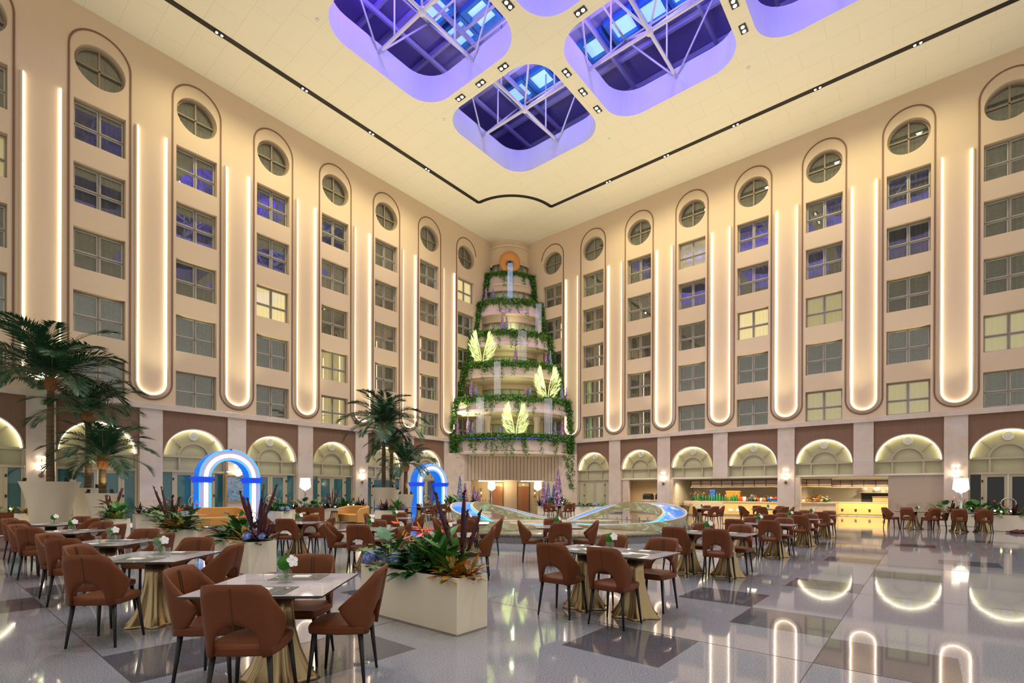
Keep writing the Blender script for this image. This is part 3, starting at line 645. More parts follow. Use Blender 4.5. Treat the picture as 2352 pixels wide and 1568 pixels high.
for i in range(6):
    zt = [22.0, 19.0, 16.25, 13.4, 10.68, 7.76][i]; zb = TIERS[i][2] + .14; h = min(zt - .16, 21.0 if i == 0 else 99)
    ww, ss = (1.62, .7) if i == 0 else ((2.0, .75) if i == 1 else (2.3, .85))
    P = tarc(ww, ss, 36); wn = MB(lambda *p: tuple(inv @ Vector(p)))
    hd = h - .35 if i else h
    o = empty(wname(), TO, TRZ, f'curved window wall of the tower, {ORD[i]} storey from the top', 'window', kind='structure')
    fr = MB(lambda *p: tuple(inv @ Vector(p)))
    for a in (0, 7, 13, 18, 23, 29, 36): q = P[a]; d = Vector((.7071, -.7071, 0)); e = Vector((.7071, .7071, 0)); fr.tube([q + Vector((0,0,zb)), q + Vector((0,0,hd))], .05, 6)
    for z in (zb + .05, zb + .75, hd - .04): fr.tube(up(P, z), .045, 6)
    fr.build('frame', win_fr, o); cu = MB(lambda *p: tuple(inv @ Vector(p))); c = Vector((-A, B, 0))
    Q = [c + (p - c)*(1 - (.2 + .03*math.sin(k*2.3))/(p - c).length) for k, p in enumerate(tarc(ww, ss, 120))]
    cu.strip(up(Q, zb), up(Q, hd)); cu.build('curtain', mat('tower_curtain', (.72, .74, .54), .8) if i == 0 else MATS['tower_curtain'], o, smooth=True)
    pn = MB(lambda *p: tuple(inv @ Vector(p))); pn.strip(up(P, zb), up(P, hd)); pn.build('pane', pane2, o, smooth=True)
    if i: hd_ = MB(lambda *p: tuple(inv @ Vector(p))); band(hd_, tarc(ww + .03, ss), hd, h + .2); hd_.build('lintel', plaster, T0, smooth=True, auto=40)
# columns on the two lowest terraces
cols = MB(lambda *p: tuple(inv @ Vector(p)))
for t in (.24, .76):
    q = tarc(3.6, 1.4, 50)[int(t*50)]; cols.lathe([(.30, 4.7), (.26, 5.0), (.24, 7.2), (.32, 7.45), (.32, 7.6)], 16, c=tuple(q))
cols.build('column', par_m, T0, smooth=True, auto=40)
# coloured light lines under the parapets: violet LED runs
for i, colr in ((1, (.55, .12, 1)), (2, (.5, .2, 1)), (4, (.4, .3, 1)), (5, (.12, .12, 1))):
    w_, sg, z = TIERS[i]; P = tarc(w_ + .1, sg + .1, 16); e = MB(lambda *p: tuple(inv @ Vector(p)))
    e.tube(up(P, z + (.16 if i < 5 else 1.12)), .009, 6); e.build('led_run', glow('led_run_%d' % i, colr, 1.3 if i < 5 else 2), T0)
# ================================================================ FURNITURE
random.seed(11)
# ---- dining chair, facing +y
def chair_proto():
    t = empty('dining_chair')
    mb = MB(); nx, ny = 9, 9
    top, bot = [], []
    def rr(u, v, h): 
        f = .235; e = (abs(u)**4 + abs(v)**4)
        return (u*f*(1 - .06*v), v*f + .01, h - .018*e)
    V = []
    for j in range(ny):
        for i in range(nx): u, v = -1 + 2*i/(nx-1), -1 + 2*j/(ny-1); V.append(rr(u*(1 - .10*v*v), v*(1 - .07*u*u), .495))
    n = len(V)
    for j in range(ny):
        for i in range(nx): u, v = -1 + 2*i/(nx-1), -1 + 2*j/(ny-1); x, y, z = rr(u*(1 - .10*v*v)*.97, v*(1 - .07*u*u)*.97, .40); V.append((x, y, .405))
    F = []
    for j in range(ny - 1):
        for i in range(nx - 1):
            a = j*nx + i; F.append((a, a+1, a+nx+1, a+nx)); F.append((n+a, n+a+nx, n+a+nx+1, n+a+1))
    B_ = [i for i in range(nx)] + [j*nx + nx - 1 for j in range(1, ny)] + [(ny-1)*nx + i for i in range(nx-2, -1, -1)] + [j*nx for j in range(ny-2, 0, -1)]
    for a, b in zip(B_, B_[1:] + B_[:1]): F.append((a, b, n+b, n+a))
    mb.add(V, F); s = mb.build('seat', leather, t, smooth=True, auto=50); md = s.modifiers.new('bevel', 'BEVEL'); md.width = .018; md.segments = 2; md.limit_method = 'ANGLE'; md.angle_limit = R_(50)
    # wrap-around back with an arched cut-out above the seat
    mb = MB(); nc, nr = 29, 7
    def col(u):
        a = abs(u); sg = 1 if u > 0 else -1
        if a < .62:
            x = u/.62*.202; y = -.235 + .03*(x/.202)**4; zt = .905 - .014*(x/.202)**6
            zl = .405 if abs(x) > .150 else .475 + .158*math.sqrt(max(0, 1 - (x/.152)**2))
        else:
            k = (a - .62)/.38; x = sg*(.202 + .03*math.sin(k*PI/2)); y = -.205 + .215*k
            zt = .891 - .27*k**.85; zl = .405 + (.20*k**1.5)
        return x, y, zl, zt
    fr, bk = [], []
    for i in range(nc):
        u = -1 + 2*i/(nc - 1); x, y, zl, zt = col(u)
        u2 = min(1, max(-1, u + .002)); x2, y2, _, _ = col(u2 if u < 1 else u - .002); tx, ty = (x2 - x, y2 - y) if u < 1 else (x - x2, y - y2); l = math.hypot(tx, ty) or 1; nx_, ny_ = ty/l, -tx/l
        for j in range(nr):
            z = zl + (zt - zl)*j/(nr - 1); lean = -.19*(max(0, z - .47))
            th = .017*(1 if 0 < j < nr - 1 else .55)*(1 if 0 < i < nc - 1 else .5)
            fr.append((x - nx_*th, y - ny_*th + lean, z)); bk.append((x + nx_*th, y + ny_*th + lean, z))
    N = nc*nr; F = []
    for i in range(nc - 1):
        for j in range(nr - 1):
            a = i*nr + j; F.append((a, a+nr, a+nr+1, a+1)); F.append((N+a, N+a+1, N+a+nr+1, N+a+nr))
    per = [i*nr for i in range(nc)] + [(nc-1)*nr + j for j in range(1, nr)] + [i*nr + nr - 1 for i in range(nc-2, -1, -1)] + [j for j in range(nr-2, 0, -1)]
    for a, b in zip(per, per[1:] + per[:1]): F.append((a, b, N+b, N+a))
    mb.add(fr + bk, F); mb.build('backrest', leather, t, smooth=True)
    mb = MB(); mb.tube([(0, -.253 - .19*(z - .47), z) for z in (.575, .66, .75, .84, .88)], .0028, 5); mb.tube([(-.012, -.215 - .19*(z - .47), z) for z in (.6, .7, .8, .88)], .0026, 5); mb.tube([(.012, -.215 - .19*(z - .47), z) for z in (.6, .7, .8, .88)], .0026, 5)
    mb.build('seam', leather_d, t)
    for sx in (-1, 1):
        for sy in (-1, 1):
            MB().tube([(sx*.185, sy*.175 + .005, .41), (sx*.222, sy*.215 + .005, 0)], [.021, .011], 8).build('leg', blk, t, smooth=True)
    return t
CH = chair_proto()
def chair(x, y, rz, label, group): return place(CH, (x, y, 0), rz, label, group, cat='chair')
# ---- table: slab on lobed gold pedestals
def ped(mb, cx, lobes=6):
    pr = [(.285, 0), (.255, .03), (.20, .12), (.155, .25), (.122, .40), (.105, .55), (.102, .725)]
    mb.lathe(pr, 72, 0, (cx, 0, 0), mod=lambda a, z: 1 + (.15*(1 - z/.9)**1.3)*math.cos(lobes*a))
def table_proto(kind):
    t = empty('dining_table')
    if kind == 'round': mb = MB().lathe([(.57, .735), (.62, .75), (.62, .765)], 40, 0); mb.m = [1]*len(mb.f); mb.m[-1] = 0
    else:
        wx, wy = (.50, .50) if kind == 'square' else ((.76, .43) if kind == 'double' else (.45, .95))
        mb = MB(); mb.add([(-wx+.05,-wy+.05,.735),(wx-.05,-wy+.05,.735),(wx-.05,wy-.05,.735),(-wx+.05,wy-.05,.735),(-wx,-wy,.752),(wx,-wy,.752),(wx,wy,.752),(-wx,wy,.752),(-wx,-wy,.765),(wx,-wy,.765),(wx,wy,.765),(-wx,wy,.765)],
            [(0,3,2,1),(0,1,5,4),(1,2,6,5),(2,3,7,6),(3,0,4,7),(4,5,9,8),(5,6,10,9),(6,7,11,10),(7,4,8,11)], 1); mb.add([(-wx,-wy,.765),(wx,-wy,.765),(wx,wy,.765),(-wx,wy,.765)], [(0,1,2,3)], 0)
    mb.build('tabletop', [stone_top, edge_m], t, norm=False)
    for cx in ((0,) if kind != 'double' else (-.36, .36)): mb = MB(); ped(mb, cx); mb.build('pedestal', gold, t, smooth=True)
    return t
TB = {k: table_proto(k) for k in ('square', 'round', 'double')}
# ---- things that stand on tables
vz = empty('flower_vase')
MB().lathe([(.03, 0), (.05, .015), (.062, .05), (.055, .085), (.038, .11), (.036, .112), (.052, .085), (.058, .05), (.046, .018), (.0, .008)], 20).build('glass_bowl', clear, vz, smooth=True)
MB().lathe([(.0, .01), (.045, .02), (.056, .05), (.0, .055)], 16).build('water', glassy('water', (.9, .95, .9), 0, .04, 1.33), vz, smooth=True)
mb = MB(); mb.sphere((0, 0, .155), .058, 22); mb.v = [tuple(Vector((0,0,.155)) + (Vector(v) - Vector((0,0,.155)))*(.82 + .3*random.random())) for v in mb.v]; mb.build('moss_ball', mat('moss_green', (.03, .16, .01), .9), vz)
mb = MB()
for k in range(3): mb.tube([(.01*k, 0, .03), (.012*k, .004, .12)], .004, 5)
mb.build('stem', lf_l, vz)
mb = MB(); c = Vector((.065, -.02, .175)); n = Vector((.75, -.5, .35)).normalized(); u = n.cross(Vector((0,0,1))).normalized(); v_ = u.cross(n)
for k in range(5):
    a = k*2*PI/5 + .3; d = u*math.cos(a) + v_*math.sin(a); s_ = u*-math.sin(a) + v_*math.cos(a)
    mb.add([c, c + d*.02 + s_*.020 + n*.006, c + d*.042 + s_*.022 + n*.006, c + d*.056 + n*.002, c + d*.042 - s_*.022 + n*.006, c + d*.02 - s_*.020 + n*.006], [(0,1,2,3,4,5)])
mb.build('orchid', wflower, vz, norm=False)
wg = empty('wine_glass'); MB().lathe([(.036, 0), (.034, .004), (.005, .008), (.004, .085), (.012, .095), (.036, .125), (.043, .155), (.038, .19), (.033, .215), (.0325, .215), (.037, .19), (.042, .155), (.035, .126), (.0, .10)], 20).build('bowl_and_stem', clear, wg, smooth=True)
tg = empty('water_glass'); MB().lathe([(.033, 0), (.037, .10), (.0355, .10), (.032, .008), (0, .008)], 20).build('tumbler', clear, tg, smooth=True)
mat_p = mat('placemat_grey', (.13, .125, .105), .6)
pm = MB().box(-.21, .21, -.15, .15, 0, .003).build('placemat', mat_p)
nk = MB(); nk.box(-.07, .07, -.055, .055, 0, .006); nk.box(-.065, .068, -.05, .052, .006, .010); nk = nk.build('napkin', white)
fk = MB().box(-.005, .005, -.09, .03, 0, .003).box(-.012, .012, .03, .045, 0, .003)
for x in (-.0105, -.0035, .0035, .0105): fk.box(x - .0015, x + .0015, .045, .085, 0, .003)
fk = fk.build('fork', steel)
kf = MB(); kf.prism([(-.005, -.1), (.005, -.1), (.006, 0), (.009, .02), (.008, .08), (0, .1), (-.006, .06), (-.005, 0)], 0, .003); kf = kf.build('knife', steel)
so = MB(); so.box(-.004, .004, -.09, .035, 0, .003); so.sphere((0, .062, .003), .02, 10, sz=.25); so = so.build('spoon', steel)
def put(src, cat, tx, ty, rz, lx, ly, a, label, group, z=.766):
    c, s_ = math.cos(rz), math.sin(rz)
    return place(src, (tx + lx*c - ly*s_, ty + lx*s_ + ly*c, z), rz + a, label, group, cat=cat)
def setting(tx, ty, rz, lx, ly, a, where, full=True):
    c, s_ = math.cos(a), math.sin(a); r = lambda x, y: (lx + x*c - y*s_, ly + x*s_ + y*c)
    put(pm, 'placemat', tx, ty, rz, lx, ly, a, f'grey placemat at the {where}', 'placemats')
    put(nk, 'napkin', tx, ty, rz, *r(-.02, .01), a, f'white folded napkin at the {where}', 'napkins', .7695)
    put(fk, 'fork', tx, ty, rz, *r(-.15, 0), a, f'steel fork at the {where}', 'forks', .7695); put(kf, 'knife', tx, ty, rz, *r(.12, 0), a, f'steel knife at the {where}', 'knives', .7695)
    if full: put(so, 'spoon', tx, ty, rz, *r(.16, 0), a, f'steel spoon at the {where}', 'spoons', .7695)
YAW = R_(42)
SQ = [(-4.0, 1.89, 'frontmost square table', 'nlfr', .49), (-6.78, 1.78, 'wine-glass table second in the left row', 'nlfr', .56), (-9.15, 1.82, 'third table of the left row', 'nlfr', .52), (-12.2, 1.85, 'fourth table of the left row', 'nlfr', .56), (-15.2, 2.0, 'fifth table of the left row', 'nlfr', .58),
      (-6.45, 6.0, 'table hidden behind the foreground planter', 'nlfr', .50), (-8.65, 5.9, 'table behind the foreground planter left end', 'nlfr', .50), (-11.75, 6.0, 'table before the two bucket armchairs', 'nlfr', .50),
      (-6.2, 9.05, 'table before the infinity sculpture', 'nlfr', .54), (-8.6, 8.7, 'table left of the sculpture dais', 'nlfr', .52), (-11.8, 8.9, 'table before the right palms', 'nlfr', .52)]
SIDE = {'n': ((0, -1), 0, 'with back to camera at the'), 'f': ((0, 1), PI, 'facing the camera at the'), 'l': ((-1, 0), -PI/2, 'left of the'), 'r': ((1, 0), PI/2, 'right of the')}
for i, (x, y, d, sides, ds) in enumerate(SQ):
    yw = YAW + random.uniform(-.04, .04)
    place(TB['square'], (x, y, 0), yw, 'square stone-topped ' + d if 'square' not in d else 'stone-topped ' + d, 'square dining tables', cat='table')
    for s_ in sides:
        (lx, ly), a, w_ = SIDE[s_]; q = ds + random.uniform(0, .04); c, s2 = math.cos(yw), math.sin(yw)
        if i == 1 and s_ == 'n': q += .14
        j = random.uniform(-.06, .06); px, py = lx*q + (ly*random.uniform(-.03,.03)), ly*q
        chair(x + px*c - py*s2, y + px*s2 + py*c, yw + a + j, f'brown chair {w_} {d}', 'brown dining chairs')
    put(vz, 'vase', x, y, yw, -.02 + (.0 if i else .04), .10 if i else .06, 0, f'vase of green ball and orchid on the {d}', 'flower vases')
    if i < 5:
        setting(x, y, yw, .05, .30, PI, f'far seat of the {d}', i == 0); setting(x, y, yw, .0, -.30, 0, f'near seat of the {d}', i == 0)
for (i, items) in ((1, ((wg, -.06, -.10, 'left wine glass'), (wg, .05, -.05, 'right wine glass'), (tg, -.22, -.12, 'left water tumbler'), (tg, .14, -.02, 'right water tumbler'))), (2, ((wg, -.16, -.05, 'left wine glass'), (wg, .02, .0, 'right wine glass'), (tg, -.06, -.1, 'left water tumbler'), (tg, .10, .05, 'right water tumbler')))):
    x, y, d, _, _ = SQ[i]
    for o, lx, ly, n in items: put(o, 'glass', x, y, YAW, lx, ly, 0, f'clear {n} on the {d}', 'drinking glasses')
RNM = ("nearest", "second", "third", "fourth", "furthest", "last")
RT = [(-3.1, 5.68), (-3.12, 9.5), (-3.1, 13.2), (-3.05, 16.6), (-3.02, 20.1), (1.42, 27.0)]
for i, (x, y) in enumerate(RT):
    d = f'{RNM[i]} table of the right row' if i < 5 else 'twin-pedestal table beside the right floor lamp'
    place(TB['double'], (x, y, 0), 0, 'rectangular stone-topped ' + d, 'twin-pedestal tables', cat='table')
    for sx, nm in ((-.36, 'left'), (.36, 'right')):
        chair(x + sx, y - .52, random.uniform(-.05, .08), f'{nm} brown chair with back to camera at the {d}', 'brown dining chairs')
        chair(x + sx + .02, y + .52, PI + random.uniform(-.06, .06), f'{nm} brown chair facing the camera at the {d}', 'brown dining chairs')
        if i < 4:
            setting(x, y, 0, sx, -.24, 0, f'near {nm} seat of the {d}', False)
            if i < 2: setting(x, y, 0, sx, .24, PI, f'far {nm} seat of the {d}', False)
    put(vz, 'vase', x, y, 0, -.05, .12, 0, f'vase of green ball and orchid on the {d}', 'flower vases')
def ring(pos, n, r, d, a0=0, ts=1):
    place(TB['round'], pos, 0, 'round stone-topped ' + d, 'round dining tables', (ts, ts, 1), 'table')
    put(vz, 'vase', pos[0], pos[1], 0, .1, .1, 0, f'small vase with green ball on the {d}', 'flower vases')
    for k in range(n):
        a = a0 + 2*PI*k/n; v = CX*math.sin(a) - CD*math.cos(a)      # k=0 is nearest the camera
        nm = 'nearest' if k == 0 else (f'{ORD[k]} clockwise seen from above' if False else f'{ORD[k]} anticlockwise from the nearest')
        chair(pos[0] + v.x*r, pos[1] + v.y*r, math.atan2(-v.y, -v.x) - PI/2 + random.uniform(-.06, .06), f'brown chair {nm} at the {d}', 'brown dining chairs')
ring(spot(1606, 24.3), 6, .84, 'table before the bar counter', .35)
ring(spot(1758, 23.8), 7, .90, 'table before the full-height buffet pillar', .3)
ring(spot(1285, 29.5), 4, .75, 'table behind the sculpture', .5)
ring(spot(1000, 27.6), 4, .75, 'table before the right blue arch', .6)
ring(spot(962, 25.8), 2, .75, 'table left of the right blue arch', 1.2)
ring(spot(2099, 21.5), 7, .86, 'table by the glossy partition', 0, 1.1)
# ---- lounge: sofas, bucket armchairs, low tables
def sofa(pos, rz, label):
    t = empty('sofa', pos, rz, label, 'sofa')
    mb = MB(); n = 40                       # closed-back shell: ends curve forward like a shell
    pts = []
    for i in range(n + 1):
        a = PI + PI*i/n; x = 1.02*math.copysign(abs(math.cos(a))**.55, math.cos(a)); y = .32 + .72*math.copysign(abs(math.sin(a))**.55, math.sin(a)) ; pts.append((x, y))
    pts = [(-1.02, .50)] + pts + [(1.02, .50)]
    zt = [.52 if abs(p[1]) > .4 and p[1] > .35 else .80 - .16*max(0, (p[1] + .30)) for p in pts]
    inn = [(x*.86, y*.80 + .02 if y < .3 else y) for x, y in pts]
    N = len(pts); o0 = [(x, y, .04) for x, y in pts]; o1 = [(x, y, z) for (x, y), z in zip(pts, zt)]; i1 = [(x, y, z) for (x, y), z in zip(inn, zt)]; i0 = [(x, y, .3) for x, y in inn]
    mid = [((a[0]+b[0])/2, (a[1]+b[1])/2, a[2] + .035) for a, b in zip(o1, i1)]
    mb.strip(o0, o1); mb.strip(o1, mid); mb.strip(mid, i1); mb.strip(i1, i0)
    for k in (0, -1): mb.add([o0[k], o1[k], mid[k], i1[k], i0[k], (i0[k][0], i0[k][1], .04)], [(0,1,2,3,4,5)])
    mb.build('shell_back', ochre, t, smooth=True, auto=50)
    mb = MB(); P = [(-.88, -.26), (.88, -.26), (.88, .48), (.45, .62), (0, .58), (-.45, .62), (-.88, .48)]; mb.prism(P, .05, .42); mb.build('seat_cushion', ochre, t, bevel=.035); 
    return t
s1 = spot(503, 21.8); sofa(s1, -PI/2 - PI - .15 + PI, 'ochre curved-back sofa in front of the left blue arch'); sofa((-22.2, 14.3, 0), PI, 'ochre curved-back sofa left of the right palms')
def bucket():
    t = empty('bucket_armchair'); n = 26; mb = MB()
    o, i_ = [], []
    for k in range(n + 1):
        a = PI*.92 + PI*1.16*k/n; o.append((.40*math.cos(a), .38*math.sin(a) + .02)); i_.append((.34*math.cos(a), .32*math.sin(a) + .02))
    def ringz(z0, z1, ks):
        O = [o[k] for k in ks]; I = [i_[k] for k in ks]; f = lambda P, z: [(x, y, z) for x, y in P]
        mb.strip(f(O, z0), f(O, z1)); mb.strip(f(O, z1), f(I, z1)); mb.strip(f(I, z1), f(I, z0)); mb.strip(f(I, z0), f(O, z0))
        for e in (0, -1): mb.add([(*O[e], z0), (*O[e], z1), (*I[e], z1), (*I[e], z0)], [(0,1,2,3)])
    ringz(.04, .42, range(n + 1)); ringz(.52, .74, range(n + 1)); ringz(.42, .52, range(0, 6)); ringz(.42, .52, range(n - 5, n + 1))
    mb.build('tub_shell', leather, t, smooth=True, auto=40)
    MB().lathe([(.33, .06), (.335, .40), (.31, .45), (0, .46)], 28).build('seat_cushion', tanl, t, smooth=True, auto=50); return t
BK = bucket()
for px, dp, rz, lab in ((18, 17.0, YAW - .9, 'brown bucket armchair at the far left photo edge'), (402, 20.2, YAW - 1.2, 'brown bucket armchair left of the gold-based lounge table'), (698, 24.4, YAW - .6, 'left of the two brown bucket armchairs before the lounge planters'), (728, 24.0, YAW - .6, 'right of the two brown bucket armchairs before the lounge planters')):
    place(BK, spot(px, dp), rz, lab, 'brown bucket armchairs', scale=1.05, cat='armchair')
LT = empty('lounge_table'); MB().lathe([(.40, .60), (.44, .612), (.44, .625)], 36).build('tabletop', stone_top, LT)
mb = MB(); mb.lathe([(.30, 0), (.27, .1), (.20, .3), (.155, .5), (.15, .6)], 72, mod=lambda a, z: 1 + .07*math.cos(14*a)); mb.build('fluted_base', gold, LT, smooth=True)
for px, dp, lab in ((446, 19.4, 'round lounge table with fluted gold base by the left sofa'), (768, 24.6, 'round lounge table with fluted gold base by the right sofa')):
    p = spot(px, dp); place(LT, p, 0, lab, 'gold-based lounge tables', cat='table'); put(vz, 'vase', p.x, p.y, 0, .05, 0, 0, 'small white-flowered vase on the ' + lab[:34] + (' left' if px < 500 else ' right'), 'flower vases', .626)
# ---- floor lamps
FL = empty('floor_lamp')
MB().lathe([(.17, 0), (.17, .03), (.04, .05)], 20).build('base', steel, FL, smooth=True, auto=40)
MB().lathe([(.03, .05)] + [(.028 + .03*abs(math.sin(z*5.3)), z) for z in [.06 + .04*i for i in range(38)]] + [(.025, 1.6)], 14).build('crystal_stem', crystal, FL, smooth=True)
MB().lathe([(.13, 1.58), (.275, 1.72), (.235, 2.18)], 28, cap=False).lathe([(.0, 1.60), (.12, 1.6)], 28, cap=False).build('lamp_shade', lampw, FL, smooth=True, auto=40)
for px, dp, lab, sc_ in ((701, 26.5, 'white-shaded crystal floor lamp in front of the left wall', 1.04), (1129, 37.6, 'left white-shaded floor lamp at the tower entrance', 1.08), (1235, 37.6, 'right white-shaded floor lamp at the tower entrance', 1.08), (2207, 21.0, 'large white-shaded crystal floor lamp near the right edge', 1.0)):
    p = spot(px, dp); place(FL, p, 0, lab, 'crystal floor lamps', scale=sc_, cat='floor lamp'); lamp('POINT', 'floor_lamp_bulb', (p.x, p.y, 1.95*sc_ + .05), 30, (1, .82, .58), shadow_soft_size=.1)
# ---- wall sconces on every second pillar
SC = empty('wall_sconce')
MB().lathe([(.09, 0), (.09, .03)], 16).build('rose', groove_m, SC); SC.children[0].rotation_euler = (PI/2, 0, 0); SC.children[0].location = (0, 0, 2.18)
MB().tube([(0, -.03, 2.18), (0, -.10, 2.22), (0, -.10, 3.05)], .014, 8).build('rod', groove_m, SC)
for z in (2.36, 2.62, 2.88): MB().lathe([(.05, 0), (.14, .05), (.165, .12), (0, .125)], 18, c=(0, -.10, z)).build('bowl_shade', sconce_g, SC, smooth=True)
sl_ = [('left', 3.47 + PL*k) for k in (0, 2, 4, 6)] + [('right', 1.22 - PR*k) for k in (0, 2, 4, 6)]
SN = ['behind the tallest left palm', 'seen through the left blue arch', 'beside the right group of palms', 'seen through the right blue arch', 'above the large floor lamp on the right', 'on the full-height pillar between the buffet openings', 'on the pillar left of the bar', 'on the pillar right of the tower']
for (sd, s), n in zip(sl_, SN):
    L = (-A + .045, s, 0) if sd == 'left' else (s, B - .045, 0)
    place(SC, L, SIDES[sd]['rz'], 'three-tier glowing bowl sconce ' + n, 'three-tier wall sconces', cat='wall lamp')
    q = Vector((-A + .35, s, 2.6)) if sd == 'left' else Vector((s, B - .35, 2.6)); lamp('POINT', 'sconce_bulb', q, 10, (1, .78, .52), shadow_soft_size=.04)
# ================================================================ PLANTS
random.seed(5)
def leaf(mb, base, dirv, L, W, droop=.3, n=5, m=0, fold_=.25, shape=.5, lobes=0):
    """a curved leaf blade with a folded midrib; shape = where along the blade it is widest"""
    d = Vector(dirv).normalized(); up_ = Vector((0,0,1)); s_ = d.cross(up_)
    if s_.length < .05: s_ = Vector((1,0,0))
    s_.normalize(); p = Vector(base); A_, C_, B2 = [], [], []
    for i in range(n + 1):
        t = i/n; wd = W*.5*(math.sin(PI*t**(math.log(.5)/math.log(shape)))**.8 if 0 < t < 1 else .03)
        if lobes and 0 < i < n and i % 2 == 0: wd *= .45
        nn = s_.cross(d).normalized()
        A_.append(p + s_*wd + nn*wd*fold_); C_.append(p.copy()); B2.append(p - s_*wd + nn*wd*fold_)
        p = p + d*(L/n); d = (d + Vector((0,0,-droop/n))).normalized()
    k = n + 1; mb.add(A_ + C_ + B2, [(i, i+1, k+i+1, k+i) for i in range(n)] + [(k+i, k+i+1, 2*k+i+1, 2*k+i) for i in range(n)], m)
    return C_[-1]
def rd(e0, e1, a=None):
    a = random.uniform(0, 2*PI) if a is None else a; e = R_(random.uniform(e0, e1)); return Vector((math.cos(a)*math.cos(e), math.sin(a)*math.cos(e), math.sin(e)))
PLANTS = {}
def plant(kind, name, parts):
    o = empty(name)
    for pn, (mb, mt) in parts.items(): mb.build(pn, mt, o, norm=False)
    PLANTS[kind] = o
def stalks(n, e0, e1, l0, l1, L, W, droop, shape=.35, lobes=0, ns=7, fold_=.2):
    mb = MB()
    for k in range(n):
        d = rd(e0, e1, 2*PI*k/n + random.uniform(-.3, .3)); l = random.uniform(l0, l1); e = d*l
        if l > .02: mb.tube([(0,0,0), tuple(e*.55 + Vector((0,0,.02))), tuple(e)], [.008, .006, .005], 5)
        q = random.uniform(.75, 1.1); leaf(mb, e, Vector((d.x, d.y, d.z*.35 + random.uniform(-.1,.2))), L*q, W*q, droop, ns, 0, fold_, shape, lobes)
    return mb
plant('monstera', 'monstera', {'foliage': (stalks(11, 35, 75, .18, .42, .30, .30, .55, .36, 1, 9), lf_g)})
plant('peace', 'peace_lily', {'foliage': (stalks(18, 35, 85, .10, .28, .36, .13, .55, .42), lf_g)})
plant('dark', 'dark_leaved_plant', {'foliage': (stalks(20, 5, 60, .05, .16, .32, .14, .7, .45), lf_d)})
plant('cord', 'burgundy_cordyline', {'foliage': (stalks(22, 30, 88, 0, .06, .46, .065, .3, .45), lf_b)})
plant('croton', 'croton', {'foliage': (stalks(28, 12, 80, .03, .14, .26, .095, .45, .5), lf_o)})
plant('fern', 'green_shrub', {'foliage': (stalks(36, 10, 85, .05, .25, .20, .07, .6, .45), lf_l)})
mb = MB()
for k in range(34): leaf(mb, (0,0,.0), rd(35, 80), random.uniform(.3, .42), .028, 1.3, 7, 0, .3, .4)
plant('grass', 'striped_grass_plant', {'foliage': (mb, lf_y)})
def spathes(n, m_, h0, h1):
    fl, sp = MB(), MB()
    for k in range(n):
        d = rd(60, 85, 2*PI*k/n + .4); h = random.uniform(h0, h1); e = d*h; fl.tube([(0,0,.05), tuple(e)], .005, 5, 1)
        dd = rd(5, 35); leaf(fl, e - dd*.03, dd, .13, .13, .4, 6, 0, -.15, .3); sp.tube([tuple(e), tuple(e + Vector((dd.x*.03, dd.y*.03, .055)))], .006, 6)
    return {'flower': (fl, [m_, lf_g]), 'spadix': (sp, yel_m)}
plant('anth', 'red_anthurium', {'foliage': (stalks(13, 25, 75, .1, .25, .22, .13, .5, .35), lf_d), **spathes(5, red_m, .44, .62)})
plant('pink', 'pink_anthurium', {'foliage': (stalks(12, 10, 70, .08, .2, .22, .13, .5, .35), lf_g), **spathes(5, pink_m, .32, .48)})
mb = MB()
for k in range(3):
    c = rd(35, 80, 2*PI*k/3)*.2; 
    for j in range(70):
        d = rd(-60, 90); mb.add([tuple(c + d*.075 + Vector((a, b, 0))*.014 + d*(.008 if a*b > 0 else 0)) for a, b in ((-1,-1),(1,-1),(1,1),(-1,1))], [(0,1,2,3)])
    mb.sphere(tuple(c), .066, 10)
plant('hyd', 'blue_hydrangea', {'flower': (mb, hyd_m), 'foliage': (stalks(12, 0, 50, .03, .1, .16, .10, .6, .45), lf_g)})
mb = MB()
for k in range(5):
    d = rd(66, 86, 2*PI*k/5); L = random.uniform(.70, 1.0)
    mb.tube([tuple(d*t*L) for t in (0, .25, .5, .7, .85, 1)], [.008, .010, .020, .025, .020, .004], 9)
    for j in range(26): t = random.uniform(.3, .98); a = rd(0, 60); leaf(mb, d*t*L, (d*1.2 + a), .06, .035, .2, 2)
plant('plume', 'burgundy_plume_plant', {'plume': (mb, lf_b), 'foliage': (stalks(8, 20, 60, .05, .1, .26, .11, .5, .45), lf_d)})
mb = MB()
for k in range(40): d = rd(20, 85); c = d*random.uniform(.16, .3); [leaf(mb, c, rd(10, 70), .07, .05, .3, 2) for _ in range(3)]
plant('white', 'white_flower_bunch', {'flower': (mb, mat('pale_petal', (.62, .60, .42), .6, noise=(9, (.55, .35, .42), .45, .6))), 'foliage': (stalks(22, 5, 60, .05, .15, .2, .08, .6), lf_g)})
KIND = {'monstera': 'green split-leaf monstera', 'peace': 'broad-leaved green peace lily', 'dark': 'dark green leafy plant', 'cord': 'spiky burgundy cordyline', 'croton': 'orange-yellow croton', 'fern': 'light green shrub', 'grass': 'yellow-striped grass plant', 'anth': 'red-flowered anthurium', 'pink': 'pink-flowered anthurium', 'hyd': 'blue hydrangea', 'plume': 'tall burgundy plume plant', 'white': 'pale flower bunch'}
